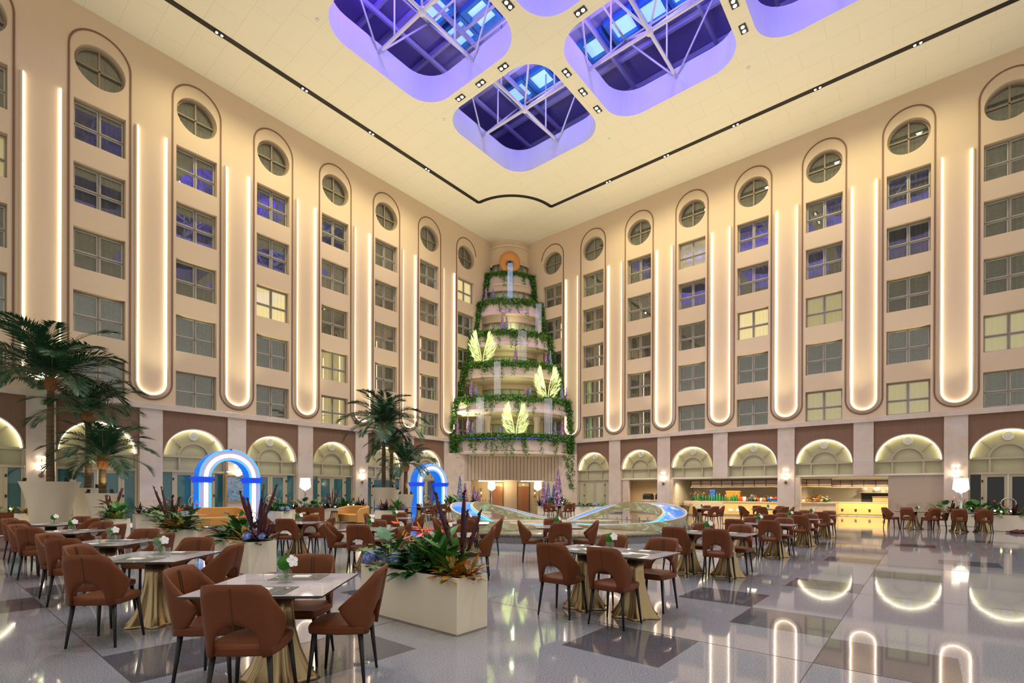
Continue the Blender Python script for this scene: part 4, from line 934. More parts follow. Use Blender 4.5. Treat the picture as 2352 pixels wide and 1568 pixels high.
def planter(pos, rz, L, W, H, desc, items, s=1.0):
    t = empty('planter_box', pos, rz, f'cream box planter {desc}', 'planter')
    t['group'] = 'cream box planters'
    mb = MB(); w2, l2 = W/2, L/2
    for a, b, c, d in ((-l2, l2, -w2, -w2 + .03), (-l2, l2, w2 - .03, w2), (-l2, -l2 + .03, -w2 + .03, w2 - .03), (l2 - .03, l2, -w2 + .03, w2 - .03)): mb.box(a, b, c, d, .015, H)
    mb.box(-l2 + .02, l2 - .02, -w2 + .02, w2 - .02, 0, .05); mb.build('box', cream_b, t); MB().box(-l2 + .03, l2 - .03, -w2 + .03, w2 - .03, H - .12, H - .05).build('soil', soil, t)
    c, s_ = math.cos(rz), math.sin(rz); n = len(items); cnt = {}
    for i, k in enumerate(items):
        lx = -l2 + L*(i + .5)/n; ly = random.uniform(-.25, .25)*W
        if isinstance(k, tuple): k, lx, ly = k
        cnt[k] = cnt.get(k, 0) + 1; tot = sum(1 for q in items if (q[0] if isinstance(q, tuple) else q) == k)
        o = f'{ORD[cnt[k]-1]} ' if tot > 1 else ''
        sc_ = s*random.uniform(.9, 1.12)
        place(PLANTS[k], (pos[0] + lx*c - ly*s_, pos[1] + lx*s_ + ly*c, H - .06), random.uniform(0, 6.28), f'{o}{KIND[k]} in the planter {desc}', 'plants in the box planters', sc_, 'plant')
planter((-4.63, 3.87, 0), 0, 1.74, .47, .60, 'in the foreground', [('monstera', -.70, .08), ('monstera', -.45, .10), ('hyd', -.66, -.14), ('grass', -.42, -.10), ('hyd', -.20, -.08), ('anth', -.12, .06), ('dark', -.25, .1), ('pink', .08, -.12), ('dark', -.02, -.12), ('peace', .32, .0), ('plume', .52, .16), ('peace', .12, .14), ('fern', -.3, .16), ('peace', .55, -.02), ('anth', -.02, .14), ('croton', .66, -.08), ('croton', .76, .06)], 1.0)
planter((-10.25, 4.1, 0), 0, 1.85, .5, .60, 'behind the frontmost table', [('fern', -.75, .1), ('pink', -.5, .1), ('dark', -.3, -.1), ('peace', -.05, .05), ('anth', .15, .05), ('dark', -.55, -.1), ('croton', .45, -.12), ('plume', .35, .12), ('cord', .72, .1), ('plume', .78, -.05), ('hyd', .75, -.12)], 1.1)
planter((-14.6, 4.2, 0), 0, 1.9, .5, .60, 'beyond the wine-glass table', [('monstera', -.7, .1), ('monstera', -.35, -.1), ('plume', -.1, .0), ('dark', -.3, .1), ('fern', .1, .1), ('monstera', .35, .15), ('croton', .3, -.12), ('anth', .6, .1), ('croton', .65, -.1), ('dark', .8, 0)], 1.15)
planter((-21.1, 4.35, 0), 0, 1.8, .5, .62, 'in front of the palm pots', ['cord', 'plume', 'anth', 'monstera', 'dark', 'monstera', 'croton', 'fern'], 1.2)
planter((-24.5, 6.5, 0), PI/2, 1.6, .5, .62, 'right of the palm pots', ['cord', 'dark', 'anth', 'croton', 'fern'], 1.2)
planter(spot(412, 22.4), PI/2, 1.8, .5, .66, 'left of the left blue arch', ['croton', 'croton', 'anth', 'dark', 'croton', 'fern', 'fern'], 1.25)
planter(spot(640, 23.6), 0, 1.6, .5, .62, 'right of the left blue arch', ['cord', 'fern', 'anth', 'peace', 'fern', 'hyd'], 1.25)
planter(spot(676, 26.0), PI/2, 1.3, .5, .62, 'below the left wall floor lamp', ['fern', 'anth', 'cord', 'dark', 'monstera'], 1.25)
planter(spot(742, 27.6), PI/2, 1.9, .5, .62, 'behind the bucket armchairs', ['fern', 'monstera', 'dark', 'anth', 'cord', 'plume', 'anth'], 1.25)
planter(spot(808, 29.0), PI/2, 1.9, .5, .62, 'behind the right ochre sofa', ['fern', 'peace', 'monstera', 'anth', 'cord', 'cord'], 1.3)
planter(spot(896, 25.0), YAW, 1.4, .5, .62, 'in front of the right palms', ['hyd', 'cord', 'cord', 'dark', 'pink', 'peace', 'hyd'], 1.2)
planter(spot(1040, 31.0), YAW, 1.1, .6, .75, 'right of the right blue arch', ['fern', 'peace', 'fern', 'monstera'], 1.4)
planter(spot(1066, 34.6), YAW, 1.5, .7, .62, 'left of the tower entrance', ['white', 'white', 'fern', 'white', 'anth', 'cord'], 1.5)
planter(spot(1104, 36.0), YAW, 1.5, .5, .5, 'beside the left lift door', ['pink', 'anth', 'cord', 'anth'], 1.3)
planter(spot(1268, 34.4), YAW, 2.0, .5, .62, 'right of the tower entrance', ['cord', 'anth', 'fern', 'dark', 'monstera', 'peace', 'cord'], 1.5)
planter(spot(1345, 33.0), YAW, 2.6, .5, .62, 'beyond the sculpture', ['fern', 'hyd', 'fern', 'dark', 'fern', 'hyd', 'fern'], 1.3)
planter(spot(2318, 20.2), 0, 1.8, .5, .66, 'at the right photo edge', ['dark', 'dark', 'anth', 'cord', 'fern', 'croton'], 1.2)
planter(spot(2228, 23.2), 0, 2.2, .5, .62, 'around the right floor lamp', ['monstera', 'cord', 'anth', 'monstera', 'monstera', 'fern', 'fern'], 1.3)
planter(spot(26, 19.2), PI/2, 2.0, .5, .66, 'at the left photo edge', ['dark', 'fern', 'grass', 'croton', 'grass'], 1.2)
# small warm fairy lamps among the lounge planters
fb = glow('fairy_bulb', (1, .72, .3), 14); bb_ = MB().sphere((0,0,0), .035, 8).build('fairy_lamp', fb)
for i, (px, dp, z) in enumerate(((674, 26.0, .80), (740, 27.4, .80), (748, 27.6, .80), (757, 27.9, .80), (800, 28.4, .80), (812, 28.7, .80), (1275, 34.4, .82), (1318, 33.0, .80), (2285, 20.2, .84), (2300, 20.2, .80), (2322, 20.2, .82), (24, 19.2, .84))):
    place(bb_, spot(px, dp, z), 0, f'tiny warm fairy bulb glowing among the planter leaves, {ORD[i] if i < 12 else "last"} from the left' if i < 11 else f'tiny warm fairy bulb glowing in the planter at the left photo edge, {"left" if i == 11 else "right"} one', 'fairy bulbs', cat='fairy light')
# ---- palms
def frond_mesh(name, e0, L, seed):
    random.seed(seed); mb = MB(); n = 14; pts = []; p = Vector((0,0,0)); e = R_(e0)
    for i in range(n + 1):
        pts.append(p.copy()); p = p + Vector((math.cos(e), 0, math.sin(e)))*(L/n); e -= R_(4.2 + .3*i)
    mb.tube(pts, [.022 - .018*i/n for i in range(n + 1)], 5, 1)
    N = 46
    for k in range(N):
        t = .10 + .9*k/(N - 1); f = t*n; i = min(n - 1, int(f)); q = pts[i].lerp(pts[i+1], f - i); tg_ = (pts[i+1] - pts[i]).normalized()
        l = .31*L*(math.sin(PI*(.12 + .84*t))**.7)*random.uniform(.9, 1.08)
        nv = Vector((-tg_.z, 0, tg_.x))
        for sg in (-1, 1):
            d = (tg_*(.55 + .5*t) + Vector((0, sg, 0))*(1 - .35*t) + nv*(.18 + random.uniform(-.12, .12))).normalized(); s_ = d.cross(nv).normalized(); w_ = .021*L/2
            m1 = q + d*l*.45 + Vector((0,0,-.015)); tip = q + d*l + Vector((0, 0, -.16*l))
            mb.add([q, m1 + s_*w_, tip, m1 - s_*w_], [(0,1,2,3)])
    o = mb.build(name, [palm_m, mat('rachis', (.16, .15, .06), .5) if 'rachis' not in MATS else MATS['rachis']], norm=False); me = o.data; bpy.data.objects.remove(o); return me
def palm(pos, h, L, label, seed, nf=20):
    random.seed(seed); t = empty('palm_tree', pos, random.uniform(0, 6), label, 'palm tree')
    ms = [frond_mesh('frond', e, L, seed*10 + i) for i, e in enumerate((78, 58, 38, 14))]
    lx = random.uniform(-.05, .05)
    mb = MB(); N = 40; mb.tube([(lx*math.sin(PI*i/N), 0, h*i/N) for i in range(N + 1)], [.125 - .03*i/N + .008*(i % 2) for i in range(N + 1)], 14); mb.build('trunk', trunk_m, t, smooth=True)
    mb = MB(); mb.lathe([(.10, -.35), (.16, -.2), (.20, 0), (.15, .18), (.03, .26)], 14, mod=lambda a, z: 1 + .12*math.sin(7*a + 9*z), c=(0, 0, h))
    for k in range(22): d = rd(-30, 50); mb.add([tuple(Vector((0,0,h - .05)) + d*.13), tuple(Vector((0,0,h - .02)) + d*.3), tuple(Vector((.03,.02,h - .10)) + d*.15)], [(0,1,2)])
    mb.build('fibre_crown', fibre_m, t, norm=False)
    for k in range(nf):
        f = k/nf; me = ms[0 if f < .2 else (1 if f < .45 else (2 if f < .75 else 3))]
        o = bpy.data.objects.new('frond', me); COL.objects.link(o); o.parent = t; o.location = (0, 0, h + .1); o.rotation_euler = (random.uniform(-.12, .12), random.uniform(-.1, .1), 2.399963*k); q = random.uniform(.88, 1.08); o.scale = (q, q, q)
    return t
pot_m = mat('palm_pot_cream', (.74, .64, .48), .5)
ul = empty('planter_uplight'); MB().box(-.05, .05, -.07, .07, 0, .03).build('base', blk, ul); mb = MB(); mb.tube([(0, 0, .02), (0, .05, .14)], .055, 10); mb.build('head', blk, ul)
def pot(pos, H, r, label, ups, r0=.62):
    t = empty('palm_planter', pos, 0, label, 'planter'); prof = [(r*r0*1.0, 0), (r*(r0 + .05), .3*H), (r*(r0 + .10), .55*H), (r*.84, .78*H), (r*.95, .94*H), (r, H), (r - .05, H), (r - .06, H - .1)]
    MB().lathe(prof, 40).build('flared_pot', pot_m, t, smooth=True, auto=50); MB().lathe([(0, H - .12), (r - .05, H - .1)], 30, cap=False).build('soil', soil, t)
    for i, a in enumerate(ups):
        a += YAW; q = Vector((math.cos(a), math.sin(a), 0))*(r - .09); place(ul, (pos[0] + q.x, pos[1] + q.y, H), a + PI/2, f'{("left","right","middle")[i]} black uplight on the {label[6:44]}', 'planter uplights', cat='spotlight')
PALMS = [(116, 19.0, 1.88, .90, 3.9, 3.1, 'tallest left palm', 'left', True), (201, 20.8, 1.66, .64, 3.1, 2.3, 'middle left palm', 'left', True), (236, 19.2, 1.45, .57, 1.35, 2.05, 'shortest left palm', 'left', True),
         (881, 29.0, 1.80, .70, 3.6, 2.75, 'tallest right palm', 'right', True), (899, 31.4, 1.7, .55, 2.7, 2.05, 'middle right palm', 'right', True), (932, 28.2, 1.42, .44, 1.7, 1.9, 'shortest right palm', 'right', True)]
for i, (px, dp, H, r, h, L, nm, sd, _) in enumerate(PALMS):
    p = spot(px, dp); pot(p, H, r, f'cream flared pot of the {nm}', (PI + .3, -.3))
    palm((p.x, p.y, H - .12), h, L, f'{nm} of its group of three, growing from a cream flared pot', 20 + i, 27 if i % 3 == 0 else 21)
    for a in (PI + .3, -.5):
        a += YAW; q = Vector((math.cos(a), math.sin(a), 0))*(r - .1)
        lamp('SPOT', 'palm_uplight', (p.x + q.x, p.y + q.y, H + .12), 55 if i % 3 else 6, (1, .80, .45), aim=(p.x, p.y, H + (h*.75)), spot_size=R_(60), spot_blend=.7, shadow_soft_size=.05)
random.seed(9)
# ================================================================ BLUE ARCHES AND PAINTINGS
blue_s = glow('arch_blue', (.004, .17, .85), .85, (.01, .05, .2)); face_m = glow('arch_face', (.50, .48, .85), .5, (.3, .3, .4)); white_l = glow('arch_white_led', (.88, .94, 1), 1.5); cyan_l = glow('arch_cyan_edge', (.02, .45, 1), 1.2)
cap_m = glow('arch_capital_blue', (.005, .06, .75), .85, (.01, .04, .3))
def blue_arch(pos, label):
    t = empty('light_arch', pos, PI/2, label, 'light arch'); ri, ro, zc, dy = .84, 1.30, 2.15, .72
    pi_ = [(-ri, 0), (-ri, zc)] + arc(0, zc, ri, PI, 0, 26)[1:] + [(ri, 0)]; po = [(-ro, 0), (-ro, zc)] + arc(0, zc, ro, PI, 0, 26)[1:] + [(ro, 0)]
    f = lambda P, y: [(x, y, z) for x, z in P]
    mb = MB(); mb.strip(f(pi_, 0), f(pi_, dy)); mb.strip(f(po, dy), f(po, 0)); mb.strip(f(pi_, dy), f(po, dy)); mb.build('blue_side', blue_s, t)
    mb = MB(); mb.strip(f(pi_, 0), f(po, 0)); mb.build('front_panel', face_m, t)
    rm = (ri + ro)/2 - .04; pm_ = [(-rm, 0), (-rm, zc)] + arc(0, zc, rm, PI, 0, 26)[1:] + [(rm, 0)]; mb = MB(); ribbon(mb, pm_, .17, 0, -.012); mb.build('white_light_band', white_l, t)
    mb = MB()
    for P in (pi_, po): mb.tube([(x, -.005, z) for x, z in P], .022, 6)
    mb.build('cyan_edge', cyan_l, t)
    for sg in (-1, 1):
        a, b = sorted((sg*(ri - .10), sg*(ro + .10))); mb = MB().box(a, b, -.08, dy + .06, zc - .10, zc - .02).box(a + .03, b - .03, -.05, dy + .03, zc - .22, zc - .10).box(a - .03, b + .03, -.11, dy + .09, zc - .02, zc + .04); mb.build('capital', cap_m, t)
    mb = MB().box(-.05, .05, -.03, dy + .02, zc + ro - .02, zc + ro + .05); mb.build('top_seam', cap_m, t)
    return t
p1 = spot(530, 23.0); blue_arch((p1.x, p1.y, 0), 'left glowing blue and white archway by the left wall'); p2 = spot(993, 33.6); blue_arch((p2.x, p2.y, 0), 'right glowing blue and white archway left of the tower')
def canvas_mat(name, cols, sc_):
    m = mat(name, cols[0], .6); nt = m.node_tree; p = nt.nodes['Principled BSDF']; tc = nt.nodes.new('ShaderNodeTexCoord'); mp = nt.nodes.new('ShaderNodeMapping'); mp.inputs['Scale'].default_value = sc_
    n = nt.nodes.new('ShaderNodeTexNoise'); n.inputs['Scale'].default_value = 3.2; n.inputs['Detail'].default_value = 6; n.inputs['Distortion'].default_value = .6; r = nt.nodes.new('ShaderNodeValToRGB'); e = r.color_ramp.elements
    e[0].position = .3; e[0].color = (*cols[0], 1); e[1].position = .72; e[1].color = (*cols[-1], 1)
    for i, c in enumerate(cols[1:-1]): x = e.new(.3 + .42*(i + 1)/(len(cols) - 1)); x.color = (*c, 1)
    nt.links.new(tc.outputs['Object'], mp.inputs[0]); nt.links.new(mp.outputs[0], n.inputs['Vector']); nt.links.new(n.outputs['Fac'], r.inputs[0]); nt.links.new(r.outputs[0], p.inputs['Base Color']); return m
gilt = mat('gilt_frame', (.42, .24, .07), .4, .4)
def painting(pos, rz, w_, h, cm, label):
    o = empty('painting', pos, rz, label, 'painting'); MB().box(-w_/2 + .06, w_/2 - .06, -.02, .0, -h/2 + .06, h/2 - .06).build('canvas', cm, o)
    mb = MB(); bars(mb, -w_/2, w_/2, -h/2, h/2, .08, -.06, .01); mb.build('frame', gilt, o, bevel=.012); return o
painting((-A + .10, 11.25, 1.68), PI/2, 1.28, 1.52, canvas_mat('canvas_blue', [(.03, .08, .18), (.06, .25, .38), (.35, .40, .42), (.12, .16, .35), (.45, .38, .34)], (1.4, 1, 3.4)), 'framed painting of blue strokes inside the left blue arch')
o = MB().tube([(0, -.62, 0), (0, .62, 0)], .02, 8).build('picture_light', glow('pic_light', (1, .95, .85), 6), loc=(-A + .30, 11.25, 2.58)); tag(o, 'thin white picture light above the left framed painting', 'picture light')
pe = spot(996, 35.0); painting((pe.x, pe.y, 1.62), PI/2, .85, 1.42, canvas_mat('canvas_dusk', [(.10, .14, .28), (.22, .26, .40), (.30, .28, .40), (.48, .16, .24)], (.6, 1, 1.5)), 'framed dusky painting on an easel in the right blue arch')
wood = mat('easel_wood', (.36, .19, .08), .5)
ea = empty('easel', (pe.x - .06, pe.y, 0), PI/2, 'wooden easel carrying the painting in the right blue arch', 'easel')
for x in (-.35, .35): MB().tube([(x*1.25, -.12, 0), (x*.3, .02, 2.4)], .025, 6).build('leg', wood, ea)
MB().tube([(0, .5, 0), (0, .05, 2.2)], .025, 6).build('leg', wood, ea); MB().box(-.45, .45, -.10, .0, .82, .88).build('ledge', wood, ea)
# ================================================================ DAIS AND INFINITY SCULPTURE
dc = CX*1.7 + CD*20.0
granite = mat('granite_grey', (.24, .225, .23), .35, noise=(26, (.34, .32, .33), .4, .6)); pebble = mat('pebble_rim', (.05, .045, .035), .3, noise=(18, (.16, .14, .08), .4, .6))
dtop = marble('dais_top', (.36, .31, .24), (.46, .40, .30), (.6, .5, .3), .06, 1.2)
D = empty('dais', dc, 0, 'low round granite dais carrying the infinity sculpture', 'dais')
MB().lathe([(5.42, 0), (5.42, .21)], 96).build('granite_side', granite, D, smooth=True, auto=30); MB().lathe([(5.5, .20), (5.52, .225), (5.5, .26), (5.05, .262)], 96, cap=False).lathe([(5.05, .20), (5.5, .20)], 96, cap=False).build('pebble_rim', pebble, D, smooth=True, auto=30)
MB().lathe([(0, .255), (5.06, .255)], 96, cap=False).build('polished_top', dtop, D)
mb = MB().lathe([(1.75, .256), (1.75, .42), (1.68, .44), (0, .44)], 48); mb.v = [(v[0]*1.5, v[1]*.62, v[2]) for v in mb.v]; o = mb.build('oval_plinth', dtop, D, smooth=True, auto=30); o.rotation_euler = (0, 0, YAW)
o = MB().box(-1.2, .6, -.01, .01, 0, .04).build('warm_light_bar', glow('dais_bar', (1, .85, .6), 9), D); o.location = CX*-1.0 + CD*-1.35 + Vector((0, 0, .30)); o.rotation_euler = (0, 0, YAW)
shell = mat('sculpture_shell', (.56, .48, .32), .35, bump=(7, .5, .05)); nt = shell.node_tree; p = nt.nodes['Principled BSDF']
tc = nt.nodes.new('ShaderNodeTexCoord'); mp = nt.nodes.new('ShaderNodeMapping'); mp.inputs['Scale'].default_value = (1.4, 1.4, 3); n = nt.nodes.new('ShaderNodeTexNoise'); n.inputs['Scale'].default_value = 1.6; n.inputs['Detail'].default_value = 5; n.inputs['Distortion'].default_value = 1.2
r = nt.nodes.new('ShaderNodeValToRGB'); e = r.color_ramp.elements; e[0].position = .50; e[0].color = (0,0,0,1); e[1].position = .72; e[1].color = (.16, .9, .55, 1)  # green caustic light painted onto the ribbon as an emission pattern
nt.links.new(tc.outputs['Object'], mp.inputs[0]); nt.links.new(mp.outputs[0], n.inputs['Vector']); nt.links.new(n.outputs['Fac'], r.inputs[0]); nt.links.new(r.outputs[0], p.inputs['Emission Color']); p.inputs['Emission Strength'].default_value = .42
rim_m = mat('sculpture_rim', (.62, .54, .40), .4); water_g = mat('channel_water', (.03, .12, .35), .08, emit=(.05, .28, .95), estr=.75); cy_l = glow('channel_led', (.05, .5, 1), 3)
S = empty('infinity_sculpture', dc + CX*.28 - CD*.6, YAW, 'large figure-eight stone ribbon sculpture with blue-lit water channel on the dais', 'sculpture')
N = 160; a_, b_ = 3.95, 3.1
def cv(t): return Vector((a_*math.sin(t), b_*math.sin(2*t), 0))
rows = []
for i in range(N):
    t = 2*PI*i/N; c = cv(t); tg_ = (cv(t + .01) - cv(t - .01)).normalized(); nv = Vector((tg_.y, -tg_.x, 0)); sn = abs(math.sin(t))
    if math.sin(t) < 0: nv = -nv                       # nv points to the outside of each loop
    zt = .38 + .70*sn**1.4 + .06*c.y; zb = max(.256, zt - .20 - .20*sn)
    hw = .20 + .20*sn; tilt = .06*sn
    O = lambda u, z: c + nv*(u) + Vector((0, 0, z))
    rows.append((O(hw + tilt, zt), O(hw*.72, zb), O(-hw*.72, zb), O(-hw, zt - .02), O(hw + tilt - .07, zt), O(-hw + .07, zt - .02), O(hw + tilt - .08, zt - .06), O(-hw + .08, zt - .075)))
col_ = lambda k: [q[k] for q in rows]
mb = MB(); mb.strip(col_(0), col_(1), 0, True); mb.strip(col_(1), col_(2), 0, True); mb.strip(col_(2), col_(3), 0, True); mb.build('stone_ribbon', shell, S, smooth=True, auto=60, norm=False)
mb = MB(); mb.strip(col_(0), col_(4), 0, True); mb.strip(col_(3), col_(5), 0, True); mb.strip(col_(4), col_(6), 0, True); mb.strip(col_(5), col_(7), 0, True); mb.build('rim', rim_m, S, norm=False)
mb = MB(); mb.strip(col_(6), col_(7), 0, True); mb.build('water_channel', water_g, S, norm=False)
mb = MB(); mb.tube([q[6] + Vector((0,0,.012)) for q in rows], .016, 5, closed=True); mb.build('led_line', cy_l, S)
# glass balustrade round the right side of the dais
gp = empty('glass_panel'); MB().box(-.55, .55, -.008, .008, .05, .85).build('pane', glassy('rail_glass', (.97, .985, .98), 0, .03, 1.3), gp)
for x in (-.35, .35): MB().box(x - .025, x + .025, -.025, .025, 0, .14).build('spigot', steel, gp)
for i in range(8):
    a = YAW - .75 + i*.235; place(gp, (dc.x + 5.2*math.cos(a), dc.y + 5.2*math.sin(a), .262), a + PI/2, f'clear glass balustrade panel, {ORD[i]} from the front on the right of the dais', 'glass balustrade panels', cat='glass panel')
# ================================================================ TOWER DECORATION
random.seed(21)
def px_of(p): 
    d = p.dot(CD); return 1176 + CAM_F*p.dot(CX)/d
def onarc(i, px, out=0.0):
    w_, sg, z = TIERS[i]; P = tarc(w_ + out, sg + out, 120); return min(P, key=lambda q: abs(px_of(q) - px))
DG = Vector((.7071, -.7071, 0)); CO = Vector((-A, B, 0))
TOPZ = [z + (1.1 if i < 5 else 1.35) for i, (_, _, z) in enumerate(TIERS)]
def lf(mb, p, s_):
    d = rd(-70, 10); u = d.cross(rd(0, 90)).normalized(); n = d.cross(u)
    mb.add([p, p + d*s_*.5 + u*s_*.38 + n*s_*.1, p + d*s_, p + d*s_*.5 - u*s_*.38 + n*s_*.1], [(0,1,2,3)], random.choice((0, 0, 1)))
TN = ['top', 'second', 'third', 'fourth', 'fifth', 'lowest']
for i, (w_, sg, z) in enumerate(TIERS):
    mb = MB(); P = tarc(w_ + .04, sg + .04, 60); zt = TOPZ[i]; n = int(700 + 330*i); pick = lambda: P[random.randrange(60)].lerp(P[random.randrange(60)], 0)
    def pt():
        k = random.random()*60; j = min(59, int(k)); q = P[j].lerp(P[j+1], k - j); return q, (q - CO).normalized()
    for _ in range(n): q, o_ = pt(); lf(mb, q + o_*random.uniform(-.15, .20) + Vector((0, 0, zt + random.uniform(-.30, .20 if i else .02))), random.uniform(.13, .22))
    for _ in range(9 + 4*i):
        q, o_ = pt(); l = random.choice((.3, .45, .6, .9, 1.2)) * (1.0 if i < 5 else 1.3)
        for k in range(int(l*44)): lf(mb, q + o_*random.uniform(.0, .16) + Vector((random.uniform(-.14, .14), random.uniform(-.14, .14), zt - .15 - l*random.random()**1.3)), random.uniform(.10, .17))
    low = TOPZ[i+1] if i < 5 else 1.9
    for e in (0, -1):                                     # drapes down both ends to the next storey
        q = P[e]; o_ = (q - CO).normalized(); inw = DG*.15
        nn = 700 if i < 5 else 1900
        for _ in range(nn):
            f = random.random() if i < 5 else random.random()**1.5
            sp = .26 if i < 5 else .75*(1 - f) + .25
            lf(mb, q + inw + o_*random.uniform(-.1, .15) + (Vector((.7071,.7071,0)) if e else Vector((-.7071,-.7071,0)))*(-random.uniform(-.1, 1)*sp + f*(.35 if i < 5 else 0)) + DG*random.uniform(-.1, .25) + Vector((0, 0, zt + (low - zt)*f)), random.uniform(.13, .22))
    o = mb.build('ivy_garland', [ivy_m, lf_l], norm=False); tag(o, f'green ivy garland trailing over the {TN[i]} balcony of the corner tower', 'ivy garland', 'ivy garlands on the tower')
# delphinium spires
def spire(mats_, seed):
    random.seed(seed); o = empty('flower_spire'); mb = MB()
    for k in range(420):
        t = random.random()**1.15; a = random.uniform(0, 2*PI); r = .17*(1 - t)**.75 + .012; c = Vector((r*math.cos(a), r*math.sin(a), t)); d = Vector((math.cos(a), math.sin(a), .3)); u = d.cross(Vector((0,0,1))).normalized(); s_ = .034*(1 - .4*t)
        mb.add([c + u*s_, c + Vector((0,0,s_*1.2)) + d*s_*.6, c - u*s_, c - Vector((0,0,s_*1.2)) + d*s_*.6], [(0,1,2,3)], 1 if random.random() < .22 else 0)
    mb.build('blossoms', mats_, o, norm=False); MB().lathe([(.11, 0), (.08, .4), (.03, .8), (.004, 1)], 8).build('core', mats_[0], o); return o
SPU, SBL = spire([sp_p, sp_w], 1), spire([sp_b, sp_w], 2)
SPI = [(1116, 1, 35, 'p'), (1131, 1, 30, 'b'), (1202, 1, 16, 'p'), (1153, 2, 46, 'p'), (1162, 2, 37, 'b'), (1184, 3, 38, 'p'), (1253, 3, 32, 'p'), (1263, 3, 38, 'b'), (1083, 4, 42, 'p'), (1093, 4, 32, 'b'), (1206, 4, 22, 'p'), (1216, 4, 29, 'b'), (1290, 4, 40, 'b'), (1301, 4, 35, 'p'),
       (1051, 5, 37, 'p'), (1074, 5, 43, 'p'), (1085, 5, 31, 'b'), (1147, 5, 24, 'b'), (1275, 5, 35, 'b'), (1291, 5, 42, 'p')]
cn = {}
for px, i, hp_, c in SPI:
    q = onarc(i, px, -.15); dpt = q.dot(CD); h = (hp_ + 4)/CAM_F*dpt; cn[(i, c)] = cn.get((i, c), 0) + 1; tot = sum(1 for s_ in SPI if s_[1] == i and s_[3] == c)
    od = f'{ORD[cn[(i, c)]-1]} from the left' if tot > 1 else 'only one of its colour'
    place(SPU if c == 'p' else SBL, (q.x, q.y, TOPZ[i] - .12), random.uniform(0, 6), f'{"purple" if c == "p" else "blue"} flower spire behind the {TN[i]} tower balcony, {od}', 'flower spires on the tower', (1.15, 1.15, h), 'flower spire')
for px, dp, hp_, c, nm in ((1056, 34.4, 62, 'b', 'tall blue flower spire left of the tower entrance'), (1068, 34.6, 45, 'p', 'purple flower spire beside the tall blue one left of the entrance'), (1089, 35.6, 38, 'p', 'purple flower spire left of the left lift door'), (1098, 36.2, 26, 'p', 'short purple flower spire nearest the left lift door'), (1249, 34.2, 50, 'p', 'slim purple flower spire nearest the right entrance lamp'), (1259, 34.4, 48, 'b', 'slim blue flower spire right of the right entrance lamp'), (1272, 34.6, 44, 'b', 'short blue flower spire beside the tallest purple one'), (1282, 34.2, 78, 'p', 'tallest purple flower spire right of the tower entrance')):
    q = spot(px, dp); place(SPU if c == 'p' else SBL, (q.x, q.y, .55), random.uniform(0, 6), nm, 'flower spires by the tower entrance', (1.3 if hp_ < 70 else 1.9, 1.3 if hp_ < 70 else 1.9, (hp_ + 8)/CAM_F*dp), 'flower spire')
# winged light sculptures
wing_g = glow('wing_feather', (.80, 1, .36), .55, (.6, .75, .3)); wing_t = glow('wing_feather_pale', (1, 1, .58), .95, (.8, .85, .5))
def wings(px, i, label, seed, tilt=0):
    random.seed(seed); q = onarc(i, px, .12); rz = math.atan2(DG.x, -DG.y) if False else TRZ
    o = empty('angel_wings', (q.x, q.y, TOPZ[i]), rz, label, 'wing sculpture')
    for sg in (-1, 1):
        mb = MB()
        for k in range(190):
            t = random.random(); row = random.random()
            inner = Vector((sg*(.07 + .38*t**1.5), 0, .08 + 1.95*t)); wd = .88*math.sin(PI*min(1, .12 + .80*t))**.8*(1 - .45*max(0, t - .6)/.4)
            base = inner + Vector((sg*wd*row*.75, -.05*row - random.uniform(0, .08), -.10*row)); ang = R_(28 + 58*t - 10*row + random.uniform(-8, 8))
            d = Vector((sg*math.cos(ang), -.12, math.sin(ang))); L = (.30 + .22*t + .06*row)*random.uniform(.85, 1.15)
            leaf(mb, base, d, L, .075, -.25, 3, 1 if random.random() < .45 else 0, .35, .5)
        mb.tube([(sg*(.07 + .38*(k/10)**1.5), .02, .08 + 1.95*k/10) for k in range(11)], .035, 6); mb.build('wing', [wing_g, wing_t], o, norm=False)
    return o
wings(1106, 3, 'uppermost pair of glowing yellow-green wings, left side of the tower', 31); wings(1257, 4, 'middle pair of glowing yellow-green wings, right side of the tower', 32); wings(1184, 5, 'lowest pair of glowing yellow-green wings, centre of the tower', 33)
# bead curtains falling between the balconies
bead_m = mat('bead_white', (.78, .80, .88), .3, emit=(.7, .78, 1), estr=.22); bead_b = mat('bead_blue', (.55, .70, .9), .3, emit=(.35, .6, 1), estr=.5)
def beads(px, i0, z0, z1, wpx, label, mt):
    random.seed(int(px)); q = onarc(i0, px, .22); dpt = q.dot(CD); w_ = wpx/CAM_F*dpt; mb = MB(); n = 10
    for k in range(n):
        x = -w_/2 + w_*k/(n - 1); b = z1 + random.uniform(0, .25); mb.tube([(x, random.uniform(-.06, .06), z0 + random.uniform(-.05, .05)), (x*random.uniform(.9, 1.05), 0, b)], .009, 4)
    tag(mb.build('bead_curtain', mt, loc=(q.x, q.y, 0), rz=TRZ), label, 'bead curtain', 'bead curtains on the tower')
beads(1170, 0, 20.62, TOPZ[1], 11, 'blue-lit bead strand waterfall pouring from the orange ring', bead_b)
for px, i, wp, nm in ((1236, 1, 13, 'right side of the second balcony'), (1199, 2, 18, 'centre of the third balcony'), (1142, 3, 14, 'left of centre on the fourth balcony'), (1101, 4, 16, 'left part of the fifth balcony'), (1259, 4, 17, 'right part of the fifth balcony')):
    beads(px, i, TOPZ[i] - .05, TOPZ[i+1], wp, 'white bead strand curtain hanging from the ' + nm, bead_m)
